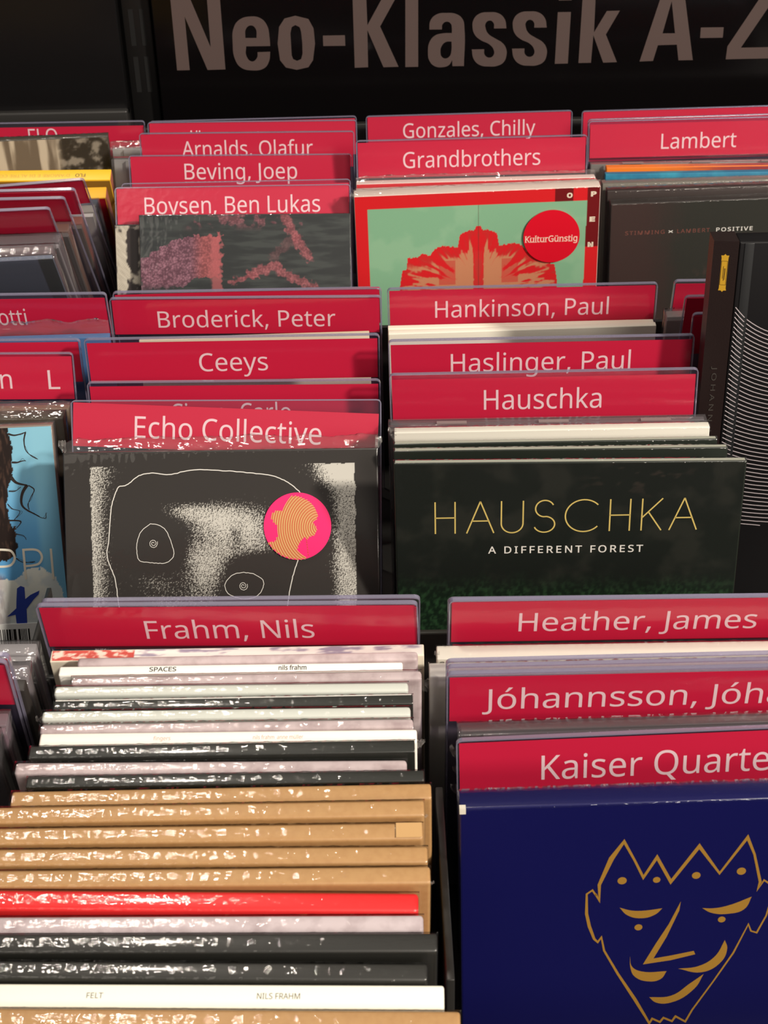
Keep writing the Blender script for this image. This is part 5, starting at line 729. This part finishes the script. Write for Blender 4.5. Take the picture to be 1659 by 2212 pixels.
HL = {'H': (8.6, [[(0, 0), (0, 16)], [(8.6, 0), (8.6, 16)], [(0, 8), (8.6, 8)]]),
      'A': (11.8, [[(0, 0), (5.9, 16)], [(5.9, 16), (11.8, 0)], [(2.3, 6.2), (9.5, 6.2)]]),
      'U': (9.4, [[(0, 16), (0, 4.7)] + arc(4.7, 4.7, 4.7, 4.7, 180, 360) + [(9.4, 16)]]),
      'S': (9.2, [arc(4.7, 11.9, 4.0, 4.1, 25, 262, 20) + arc(4.6, 4.0, 4.5, 4.0, 78, -160, 20)]),
      'C': (14.2, [arc(8.0, 8, 8.0, 8.0, 42, 318, 34)]),
      'K': (8.6, [[(0, 0), (0, 16)], [(8.6, 16), (.2, 6.6)], [(2.8, 9.2), (8.6, 0)]])}
ps = []
for ch, x in zip('HAUSCHKA', (-57.2, -43.6, -28.6, -14.6, -1.0, 18.2, 31.9, 43.9)):
    for l in HL[ch][1]:
        v, f = stroke([(p[0] + x, p[1] - 35.2 + .0125 * (x + p[0] + 57)) for p in l], .62); ps.append((on_front(v, 0, H, -.22), f))
mesh('title', *merge(ps), [GOLD], fr)
v, f = text_shape('A DIFFERENT FOREST', 3.5, 67.5, .9, .07)
mesh('subtitle', on_front(v, -34.2, H - 45.4, -.22, .007), f, [WHITE], fr)

# ---- middle row, right column: leaning dividers, a jewel case, a tall book set
divider('div_d2_a', 'tallest-standing divider of the far right middle bin, rearmost of three nested red corners', G_ROW2, top=2.4)
jewel('d2_jewel', 'wrapped jewel case with a crumpled white corner beside the nested red dividers', C_D2, tray=(150, 135, 132), card=(150, 130, 130), top_amp=.8)
divider('div_d2_b', 'middle one of three nested red dividers left of the tall black book', G_ROW2, top=1.6)
divider('div_d2_c', 'frontmost and darkest of three nested red dividers left of the tall black book', G_ROW2, top=1.8)
bk = bpy.data.objects.new('book_set', None); COL.objects.link(bk); bk.location = (.1495, .685, .7682)
bk['label'] = 'tall black boxed book with fine white curved lines and a dark maroon spine'; bk['category'] = 'book'
BH = 201.0
spv = [(0, 1.6, 0), (11, 0, 0), (11, 12, 0), (0, 12, 0)]
V = [(p[0], p[1], 0) for p in spv] + [(p[0], p[1], BH) for p in spv]
mesh('spine', V, [(3, 2, 1, 0), (4, 5, 6, 7), (0, 1, 5, 4), (1, 2, 6, 5), (2, 3, 7, 6), (3, 0, 4, 7)], [principled('maroon_black_cloth', srgb(30, 17, 16), .45, bump=(1500, .05))], bk)
sp_ob = [c for c in bk.children if c.name.startswith('spine')][0]
rounded('cover', (11.3, 160, .6, 12, 0, BH - .6), .8, 3, [principled('black_cover_stock', srgb(17, 16, 18), .38)], bk)
cv = [c for c in bk.children if c.name.startswith('cover')][0]
rounded('hinge_strip', (13.6, 18.0, .2, .8, 1, BH - 1), .25, 2, [principled('hinge_black', srgb(24, 25, 27), .45)], bk)
ps = []
for k in range(50):
    z0 = BH - 32.0 - k * 2.42
    A = 17 - 11.5 * (k / 49) ** .8; Lx = 13 + 5 * k / 49
    pts = []
    for q in range(70):
        x = 12.2 + q * 2.1
        z = z0 - A * (1 - math.exp(-(x - 12.2) / Lx)) - .035 * (x - 12.2) * (1 - k / 60) + .16 * nz(x * .25, k * 3.1)
        lim = 12.2 + (48 - k) * 12
        if x > 12.2 + lim: break
        pts.append((x, z))
    if len(pts) > 2 and k < 48:
        v, f = stroke(pts, .42); ps.append(([(p[0], .12 if p[0] < 18.2 else .5, p[1]) for p in v], f))
mesh('line_drawing', *merge(ps), [ink('silver_line_print', 178, 168, 172)], cv)
def plate(x, z, w, h): return [(x - w / 2, z - h / 2), (x - w * .18, z - h / 2), (x, z - h / 2 - .7), (x + w * .18, z - h / 2), (x + w / 2, z - h / 2), (x + w / 2 - .25, z - h / 2 + 1.2), (x + w / 2 - .25, z + h / 2 - 1.2), (x + w / 2, z + h / 2), (x + w * .18, z + h / 2), (x, z + h / 2 + .7), (x - w * .18, z + h / 2), (x - w / 2, z + h / 2), (x - w / 2 + .25, z + h / 2 - 1.2), (x - w / 2 + .25, z - h / 2 + 1.2)]
YEL = ink('yellow_plate_print', 196, 152, 40)
c = plate(5.4, BH - 15.3, 3.5, 17)
def on_spine(x): return 1.6 * (1 - x / 11) - .08
pl = mesh('yellow_plate', [(p[0], on_spine(p[0]), p[1]) for p in c], [tuple(range(len(c)))], [YEL], sp_ob)
ps = []
for (a, b, w) in (((4.1, BH - 9.5), (4.1, BH - 21.0), .18), ((6.7, BH - 9.5), (6.7, BH - 21.0), .18), ((4.1, BH - 21.0), (6.7, BH - 21.0), .18), ((4.1, BH - 9.5), (6.7, BH - 9.5), .18), ((5.1, BH - 12.0), (5.0, BH - 18.0), .2), ((5.6, BH - 13.0), (5.5, BH - 19.0), .28), ((6.0, BH - 13.0), (5.9, BH - 18.5), .18)):
    v, f = stroke([a, b], w); ps.append(([(p[0], on_spine(p[0]) - .05, p[1]) for p in v], f))
mesh('plate_print', *merge(ps), [ink('plate_dark_print', 84, 60, 18)], pl)
v, f = text_shape('JÓHANN JÓHANN', 2.2, 62, .6)
mesh('lettering', [(6.6 - p[1] * -1 - 2.2, on_spine(5.5) - .12, BH - 62 - p[0]) for p in v], f, [ink('faint_grey_print', 66, 62, 58)], sp_ob)

# ---- middle row, left column
divider('div_otti', 'magenta divider at the back of the left middle bin, its name ending in otti', G_ROW2, 'otti', 14.6, tx=12.2, base=-19.3, top=3.2, lab_h=24)
o, W, H, t = sleeve('a2_blue', 'blue-edged case in a tall loose shiny film bag in the left middle bin', C_A2, (70, 110, 160), loose=9.5, top_amp=.7, amp=.12)
divider('div_a2_b', 'red divider right behind the one ending in a capital letter L', G_ROW2, top=1.8)
divider('div_a2_l', 'red divider in the left middle bin whose name ends in a single capital L', G_ROW2, 'L', 5.7, tx=56.4, base=-19.0, top=2.0, rot=0)
dv = [o_ for o_ in bpy.data.objects if o_.name.startswith('label_card') and o_.parent and o_.parent.get('label', '').startswith('red divider in the left middle bin')][0]
v, f = text_shape('n', 9.9, 5.6); Hd = HEIGHT['div_a2_l']
mesh('lettering', on_front(v, 33.0, Hd - 18.6, .5), f, [INK_W], dv)
jewel('a2_gold', 'wrapped jewel case with glaring golden-brown top, behind the thin black case near the sky-blue cover', C_A2, tray=(120, 98, 70), card=(130, 104, 76), loose=2.6, top_amp=.5)
sleeve('a2_dark', 'thin black wrapped case right behind the sky-blue cover', C_A2, (64, 56, 46), loose=2.2, top_amp=.5, name='cardboard_cd_case')
o, W, H, t = jewel('a2_ppi', 'sky-blue jewel case showing dark curly hair and thin white letters, with barcode sticker', C_A2, tray=(150, 130, 115), card=(120, 170, 205), wrap=False)
hair = [tuple(p) for p in ART['p_hair']]; cloud = [tuple(p) for p in ART['p_cloud']]
def sky(x, z):
    if x < 5: return mixc((38, 30, 28), (72, 54, 46), sstep(.05, .5, fbm(x * .6, z * .12, 11)))
    c = mixc((132, 190, 214), (92, 158, 208), sstep(-5, -60, z + 6 * fbm(x * .05, z * .05)))
    c = mixc(c, (140, 196, 216), sstep(58, 62, x) * .5)
    wx, wz = x + 1.2 * fbm(x * .35, z * .25, 3), z + 1.6 * fbm(x * .3, z * .3, 7)
    cl = 1.0 if inside(wx, wz, cloud) else 0.0
    if cl: c = mixc(c, mixc((236, 236, 224), (214, 220, 218), sstep(0, .5, fbm(x * .1, z * .1, 4))), .95)
    if inside(wx, wz, hair): c = mixc((38, 30, 28), (72, 54, 46), sstep(.05, .5, fbm(x * .6, z * .12, 11)))
    if z < -70 and x < 42: c = mixc(c, mixc((120, 100, 112), (200, 190, 200), sstep(-.3, .4, fbm(x * .5, z * .15, 21))), sstep(-70, -76, z) * sstep(44, 38, x) * (1 - cl * .6))
    return c
fr = print_sheet('front_print', o, 1.5 - W / 2, W / 2 - .6, 2 - H, -.6, .45, sky)
for v in fr.data.vertices: v.co.z += H * MM
ps = []
for k in range(12):
    cu = ART['p_curl%d' % k]; w = cu[0]; pts = smooth_line([tuple(p) for p in cu[1:]], 6); n = len(pts); w *= 1.7
    pts = [(p[0], p[1], max(.3, w * (1 - .75 * i / n))) for i, p in enumerate(pts)]
    v, f = stroke(pts, w); ps.append((on_front(v, 0, H, -.2), f))
    for s_ in (1, 2):
        q = [(p[0] + .9 * nz(i * .12, k, s_) * s_, p[1] + .9 * nz(i * .12, k + 50, s_) * s_, .14) for i, p in enumerate(pts)]
        v, f = stroke(q, .14); ps.append((on_front(v, 0, H, -.19), f))
mesh('hair_curls', *merge(ps), [ink('hair_brown_print', 44, 34, 32)], fr)
ps = []
for nm in ('p_P1', 'p_P2', 'p_I'):
    pts = [tuple(p) for p in ART[nm]]
    if nm == 'p_P2': pts = [pts[0]] + smooth_line(pts[1:2] + pts[2:], 6)
    elif nm == 'p_P1': pts = smooth_line(pts, 6)
    v, f = stroke(pts, 1.1); ps.append((on_front(v, 0, H, -.26), f))
mesh('title', *merge(ps), [ink('ivory_print', 222, 216, 200)], fr)
ps = []
for nm in ('p_K', 'p_K2'):
    v, f = fill([[tuple(p) for p in ART[nm]]]); ps.append((on_front(v, 0, H, -.24), f))
mesh('brush_letter', *merge(ps), [ink('royal_blue_print', 44, 66, 160)], fr)
tag_ = mesh('barcode_sticker', *box(10, 66, -.5, -.3, H - 111, H - 97.6), [ink('sticker_white', 228, 228, 226)], o)
ps = []; x = 24.0; r_ = random.Random(5)
while x < 50.5:
    w = r_.choice((.35, .35, .7, 1.05, 1.4)); ps.append(box(x, x + w, -.56, -.52, H - 108.4, H - 100.3)); x += w + r_.choice((.4, .7, 1.0))
mesh('bars', *merge(ps), [ink('barcode_black', 30, 28, 24)], tag_)
v, f = text_shape('23.95', 2.6, 7.5); mesh('lettering', on_front(v, 52.5, H - 107.5, -.56), f, [INK_K], tag_)

# ---- back row, second column
divider('div_anon_back', 'rearmost purple-edged divider of the second back bin, under the hyphen of the heading', G_ROW3, top=1.8)
divider('div_anon', 'magenta divider with only accent dots of its name showing, behind the next red divider', G_ROW3, 'aiü', 14, tx=-48.5, base=-15.6, top=1.0, cap=9.4)
jewel('b3_jewel', 'wrapped jewel case with glaring white corner at the back of the second back bin', C_B3, tray=(176, 172, 168), card=(180, 176, 172), loose=4.3, top_amp=.5)
divider('div_arnalds', 'red divider third from the back of the second back bin', G_ROW3, 'Arnalds, Olafur', 85, base=-15.6, top=1.0)
jewel('b3_jewel2', 'grey jewel case right behind the fourth red divider of the second back bin', C_B3, tray=(150, 146, 142), card=(150, 146, 142), wrap=False)
divider('div_beving', 'red divider fourth from the back of the second back bin, behind a pale pink edge', G_ROW3, 'Beving, Joep', 71, base=-15.4, top=.9)
divider('div_boysen_back', 'divider with pale pink frosted top edge right behind the frosted pink divider', G_ROW3, top=2.4)
divider('div_boysen', 'frosted pink divider with a long name, right behind the purple rocky cover', G_ROW3, 'Boysen, Ben Lukas', 106, tx=-53.4, base=-16.2, top=.9, lab_h=21.2)
o, W, H, t = sleeve('texture_cd', 'case with scratchy black and white print left behind the purple rocky cover', C_B3, (60, 56, 54), wrap=False)
def scratch(x, z):
    b = sstep(-.08, .12, fbm(x * .11 + 3, z * .085, 5) + .12)
    s = .5 + .5 * nz((x + z * .9) * 1.4, (x - z) * .12, 2)
    return mixc((48, 42, 42), mixc((150, 142, 128), (214, 208, 192), s), b)
fr = print_sheet('front_print', o, -W / 2 + .5, W / 2 - .5, 2 - H, -.5, .7, scratch)
for v in fr.data.vertices: v.co.z += H * MM
o, W, H, t = sleeve('boysen_cd', 'dark wrapped sleeve with purple and pink rocky print', C_B3, (40, 42, 44), amp=.06, top_amp=.3, name='cardboard_sleeve')
BP = [tuple(p) for p in ART['b_pts']]
lump = BP[0:9]
def rocky(x, z):
    c = mixc((42, 46, 47), (60, 65, 64), sstep(-.3, .5, fbm(x * .04, z * .25, 1)))
    wx, wz = x + 2.2 * fbm(x * .35, z * .35, 3), z + 2.2 * fbm(x * .35, z * .35, 8)
    gr = .95 - 1.25 * noise.voronoi(Vector((x * .85, z * .85, 3.0)))[0][0] + .35 * nz(x * .25, z * .25, 6)
    pk = lambda a: mixc(mixc((92, 56, 70), (176, 124, 142), gr), mixc((128, 66, 70), (190, 104, 106), gr), a)
    if inside(wx, wz, lump): c = mixc(c, pk(sstep(-34, -24, x)), .92 * sstep(-48, -40, z + 0 * x) + .0 if z > -46 else .6)
    if -22 < wx < -14 and wz < -12: c = mixc(c, (176, 92, 96), .75 * sstep(-22, -19, wx) * sstep(-13, -15, wx))
    d = sstep(.02, .3, fbm(x * .16, z * .16, 12) + .25 - abs(x + 2) / 60) * sstep(-11, -4, z)
    c = mixc(c, pk(.5), d * .75)
    for (x0, z0, x1, z1, w) in ((24, -2, 30, -14, 3.6), (30, -14, 38, -26, 3.4), (-9, -40, 6, -36, 2.2), (2, -36, 19, -30, 3.4), (20, -34, 42, -44, 3.0), (30, -13, 17, -25, 3.5)):
        L2 = (x1 - x0) ** 2 + (z1 - z0) ** 2; t_ = max(0, min(1, ((wx - x0) * (x1 - x0) + (wz - z0) * (z1 - z0)) / L2))
        dd = math.hypot(wx - x0 - t_ * (x1 - x0), wz - z0 - t_ * (z1 - z0))
        if dd < w: c = mixc(c, pk(.75), (.85 if w != 3.5 else .35) * sstep(w, w * .55, dd))
    return c
fr = print_sheet('front_print', o, -W / 2 + .4, W / 2 - .4, 2 - H, -.4, .32, rocky)
for v in fr.data.vertices: v.co.z += H * MM

# ---- back row, third column
divider('div_gonzales', 'rearmost magenta divider of the third back bin, below the middle of the heading', G_ROW3, 'Gonzales, Chilly', 90, base=-15.8, top=.9)
divider('div_grandbrothers', 'bright red divider right behind the inkblot cover', G_ROW3, 'Grandbrothers', 85, base=-17.9, top=1.6, lab_h=22)
o, W, H, t = sleeve('g1', 'rear one of two white-edged red cases behind the inkblot cover', C_C3, (228, 210, 204), loose=4, top_amp=.5, bev=.3)
mesh('front_print', *box(-W / 2 + .3, W / 2 - .3, -.1, 0, 1, H - .3), [ink('rose_red_print', 205, 48, 58)], o)
o, W, H, t = sleeve('g2', 'front one of two white-edged red cases behind the inkblot cover', C_C3, (225, 220, 212), top_amp=.4, bev=.3)
mesh('front_print', *box(-W / 2 + .3, W / 2 - .3, -.1, 0, 1, H - .3), [ink('rose_red_print', 205, 48, 58)], o)
o, W, H, t = sleeve('open_cd', 'red and mint CD with a symmetrical inkblot flower and a round red sticker', C_C3, (226, 206, 196), amp=.07, top_amp=.4, loose=2.5, bev=.3)
flap(o, -W / 2 + .5, 1, H + 2, 3.6, 51, -1)
prof = sorted([(abs(p[0] - .63), p[1]) for p in ART['o_prof']])
def ptop(d):
    for a, b in zip(prof, prof[1:]):
        if a[0] <= d <= b[0]: return a[1] + (b[1] - a[1]) * (d - a[0]) / max(1e-6, b[0] - a[0])
    return -200
def blot(x, z):
    red, mint, dark = (226, 38, 44), (140, 190, 154), (118, 26, 30)
    if x > 65.6 + .012 * (z + 8): return dark if -38.4 < z < -.2 else red
    if z > -8.4: return dark if 46.2 < x < 57.2 else red
    if x < -65.5: return red
    dx = x - .63; ad = abs(dx)
    top = ptop(ad) + .9 * nz(ad * .8, 2.0) + .5 * nz(ad * 2.1, 9)
    c = mixc(mint, (156, 200, 164), sstep(.1, .5, fbm(x * .04, z * .04, 2)) * .6)
    if z < top:
        depth = top - z
        ang = math.atan2(ad, z + 66); rad = math.hypot(ad, z + 66)
        st_ = nz(ang * 9 + .25 * nz(ad * .5, z * .5), rad * .06, 4) + .5 * nz(ang * 23, rad * .15, 7)
        sal = sstep(-.05, .22, st_ + (depth - 13) / 30 + .30 * sstep(34, 16, rad)) * sstep(3.0, 9.0, depth)
        if ad < 3.2 + .8 * nz(z * .5, 3): sal *= sstep(-61, -60, z) * .1
        if ad < 13 and z < -44 + .8 * nz(ad, 4) and ad > 3: sal = max(sal, .9)
        if 14 < ad < 24 and -60 < z < -44: sal *= .55
        c = mixc(mixc(red, (206, 52, 50), sstep(-.2, .4, st_)), (212, 142, 106), sal)
    if ad < .22: c = mixc(c, (90, 60, 50), .45)
    return c
fr = print_sheet('front_print', o, -W / 2 + .3, W / 2 - .3, 2 - H, -.3, .42, blot)
for v in fr.data.vertices: v.co.z += H * MM
for ch, x, z in (('O', 53.3, -6.2), ('P', 67.6, -5.9), ('E', 67.3, -22.0), ('N', 66.8, -38.4)):
    v, f = text_shape(ch, 2.7, 3.4, 0, .28); mesh('title_letter', on_front(v, x, H + z, -.22), f, [ink('cream_print', 240, 222, 200)], fr)
sx, sz, sr = 44.6, -30.2, 17.0
cdisc = disc(0, 0, sr, 64)
st = mesh('round_sticker', [(sx + p[0], -1.5, H + sz + p[1]) for p in cdisc] + [(sx + p[0] * .99, -.6, H + sz + p[1] * .99) for p in cdisc], [tuple(range(64))] + [(i, i + 64, (i + 1) % 64 + 64, (i + 1) % 64) for i in range(64)], [ink('scarlet_sticker', 222, 18, 42, .35)], o)
v, f = text_shape('KulturGünstig', 3.9, 31.5, 0, .1)
def serif(s, x0, width, cap):
    ps, k, x = [], cap / CAP, 0
    ws = sum(GLYPH[c][0] for c in s) * k; q = width / ws
    for ch in s:
        a = GLYPH[ch][0] * k * q
        if ch in 'KulrtinG':
            for fx, yy in {'K': ((.14, 0), (.14, cap), (.9, 0), (.85, cap)), 'u': ((.2, cap * .72), (.78, 0), (.70, cap * .72)), 'l': ((.5, 0), (.36, cap * 1.06)), 'r': ((.25, 0), (.2, cap * .72)), 't': ((.6, 0),), 'i': ((.5, 0), (.38, cap * .72)), 'n': ((.2, 0), (.8, 0), (.16, cap * .72)), 'G': ((.85, cap * .45),)}[ch]:
                ps.append(([(x0 + x + a * fx - .62, yy - .2), (x0 + x + a * fx + .62, yy - .2), (x0 + x + a * fx + .62, yy + .16), (x0 + x + a * fx - .62, yy + .16)], [(0, 1, 2, 3)]))
        x += a
    return ps
V, Fc = merge([(v, f)] + serif('KulturGünstig', 0, 31.5, 3.9))
mesh('lettering', on_front(V, sx - 15.9, H + sz - 3.2, -1.56, -.01), Fc, [ink('pale_pink_print', 250, 205, 190)], st)

# ---- back row, right column
divider('div_d3_back', 'rearmost red divider of the right back bin, showing a strip under the heading', G_ROW3, top=.9)
divider('div_lambert_back', 'purple-edged divider right behind the last lettered divider at the upper right', G_ROW3, top=6)
divider('div_lambert', 'magenta divider with a seven-letter name at the upper right', G_ROW3, 'Lambert', 49.6, tx=-21.7, base=-19.4, top=2.4, lab_h=22)
jewel('l_jewel', 'clear jewel case with tabs right in front of the divider at the upper right', C_D3, tray=(120, 118, 112), card=(130, 128, 124), wrap=False, tabs=True)
def bandc(c1, c2):
    def fn(x, z): return mixc(c1, c2, sstep(-45, 30, x + 20 * fbm(x * .06, z)))
    return fn
o, W, H, t = sleeve('l_orange', 'orange and red case between a clear jewel case and a blue case', C_D3, (226, 118, 40), wrap=False)
def topsheet(o, W, H, t, fn):
    fp = print_sheet('top_print', o, -W / 2 + .4, W / 2 - .4, 0, t - .8, 1.0, fn)
    for v in fp.data.vertices: v.co = (v.co.x, v.co.z + .0004, (H + .06) * MM)
topsheet(o, W, H, t, bandc((232, 126, 40), (150, 60, 60)))
fr = print_sheet('front_print', o, -W / 2 + .4, W / 2 - .4, H - 12, H - .5, 1.0, bandc((232, 126, 40), (150, 60, 60)))
sleeve('l_blue', 'teal-blue case right in front of the orange and red case', C_D3, (24, 112, 148), speckle=(srgb(40, 140, 168), 90), wrap=False)
sleeve('l_wrap', 'rear dark case with glittering film behind the dark grey cover', C_D3, (120, 116, 108), top_amp=.6, bev=.3)
sleeve('l_dark2', 'second dark case with glittering film, right behind the dark grey cover', C_D3, (52, 42, 40), top_amp=.6, amp=.12)
o, W, H, t = sleeve('l_dark', 'dark grey cover with a row of small spaced brown and white capitals', C_D3, (52, 46, 44), amp=.1, top_amp=.5)
def smoke(x, z):
    c = mixc((66, 52, 50), (54, 54, 50), sstep(-50, -20, x + 10 * fbm(x * .04, z * .04)))
    f = sstep(.1, .5, fbm(x * .2, z * .2, 5)) * sstep(-40, -60, z) * sstep(-30, 0, x)
    return mixc(c, (150, 90, 84), f * .6)
fr = print_sheet('front_print', o, -W / 2 + .5, W / 2 - .5, 2 - H, -.5, .9, smoke)
for v in fr.data.vertices: v.co.z += H * MM
BR = ink('brown_print', 120, 74, 66)
for s_, x, w, mt in (('STIMMING', -60.5, 25, BR), ('×', -33.2, 3.0, WHITE), ('LAMBERT', -27.6, 20.6, BR), ('POSITIVE', -2.9, 23, WHITE)):
    v, f = text_shape(s_, 2.5, w, .5, .05); mesh('lettering', on_front(v, x, H - 20.9, -.2), f, [mt], fr)

# ---- back row, left column
divider('div_flo', 'red divider at the very back of the left back bin, below the plain board', G_ROW3, 'FLO', 19.6, base=-14.4, top=3.4)
o, W, H, t = sleeve('flo_photo', 'case with a grey-brown photographic cover at the back of the left back bin', C_A3, (70, 66, 58), amp=.08, top_amp=.5)
def drape(x, z):
    s = fbm(x * .13, z * .015, 2)
    c = mixc((116, 104, 90), (206, 194, 174), sstep(-.25, .3, s))
    k = mixc((54, 50, 46), (146, 138, 126), sstep(-.1, .45, fbm(x * .14, z * .14, 9)))
    return mixc(c, k, sstep(34, 40, x))
fr = print_sheet('front_print', o, -W / 2 + .5, W / 2 - .5, 2 - H, -.5, .9, drape)
for v in fr.data.vertices: v.co.z += H * MM
o, W, H, t = sleeve('flo_yellow', 'thick yellow case with upside-down grey lettering on its top edge', C_A3, (236, 188, 44), wrap=False, rough=.4)
spine_text(o, H, t, 'FLO', 54, 2.6, 6.5, ink('ochre_print', 120, 100, 40), flip=True, bold=.1, cy=.45)
spine_text(o, H, t, "D'AMORE E DI ALTRE COSE PREVE", 44, 2.4, 62, ink('pale_ochre_print', 190, 150, 60), flip=True, cy=.45)
fr = mesh('front_print', *box(-W / 2 + .4, W / 2 - .4, -.15, -.05, 1, H - 1), [ink('shaded_yellow_print', 150, 112, 44)], o)  # yellow front darkened to gold: shade of the forward lean put into the colour
mesh('side_print', *box(W / 2 - .05, W / 2 + .1, .3, t - .3, 1, H - .5), [principled('rosy_side_print', srgb(186, 110, 90), .5, speckle=(srgb(120, 60, 50), 60))], o)
o, W, H, t = sleeve('flo_yellow2', 'yellow case with a red lower half, right in front of the thick yellow case', C_A3, (222, 168, 36), wrap=False)
mesh('front_print', *box(-W / 2 + .4, W / 2 - .4, -.15, -.05, 1, H - .6), [ink('crimson_print', 190, 28, 44)], o)
mesh('side_print', *box(W / 2 - .05, W / 2 + .1, .3, t - .3, 1, H - .5), [principled('rosy_side_print', srgb(186, 110, 90), .5)], o)
jewel('a3_jewel_blue', 'jewel case with a dark blue side, in front of the two yellow cases', C_A3, tray=(40, 52, 70), card=(58, 70, 92), wrap=False)
jewel('a3_jewel_white', 'jewel case with a pale top, right behind the rear maroon divider', C_A3, tray=(150, 146, 130), card=(200, 196, 184), wrap=False)
divider('div_m1', 'rearmost of four forward-tilting maroon dividers at the left', G_ROW3, top=1.2)
jewel('a3_orange', 'jewel case with a rusty orange side between maroon dividers at the left', C_A3, tray=(150, 84, 58), card=(110, 100, 80), wrap=False)
divider('div_m2', 'second from the back of four forward-tilting maroon dividers at the left', G_ROW3, top=2.6)
divider('div_m3', 'third from the back of four forward-tilting maroon dividers at the left', G_ROW3, top=1.8)
jewel('a3_jewel3', 'jewel case with frosted corner, right behind the lowest maroon divider at the left', C_A3, tray=(112, 74, 58), card=(90, 82, 80), top_amp=.6)
divider('div_m4', 'lowest and frontmost of four forward-tilting maroon dividers at the left', G_ROW3, top=1.6)
jewel('a3_jewel4', 'second jewel case from the front of the left back bin, with shiny wrapped top', C_A3, tray=(96, 84, 88), card=(150, 142, 146), top_amp=.7)
o, W, H, t = jewel('a3_jewel5', 'front wrapped jewel case with a slate-blue cover in the left back bin', C_A3, tray=(92, 72, 76), card=(88, 98, 122), top_amp=.7)
mesh('hinge_bar', *box(W / 2 - 9, W / 2 - 1.2, .9, 1.3, 1, H - 1.4), [ink('dark_teal_plastic', 34, 46, 52)], o)
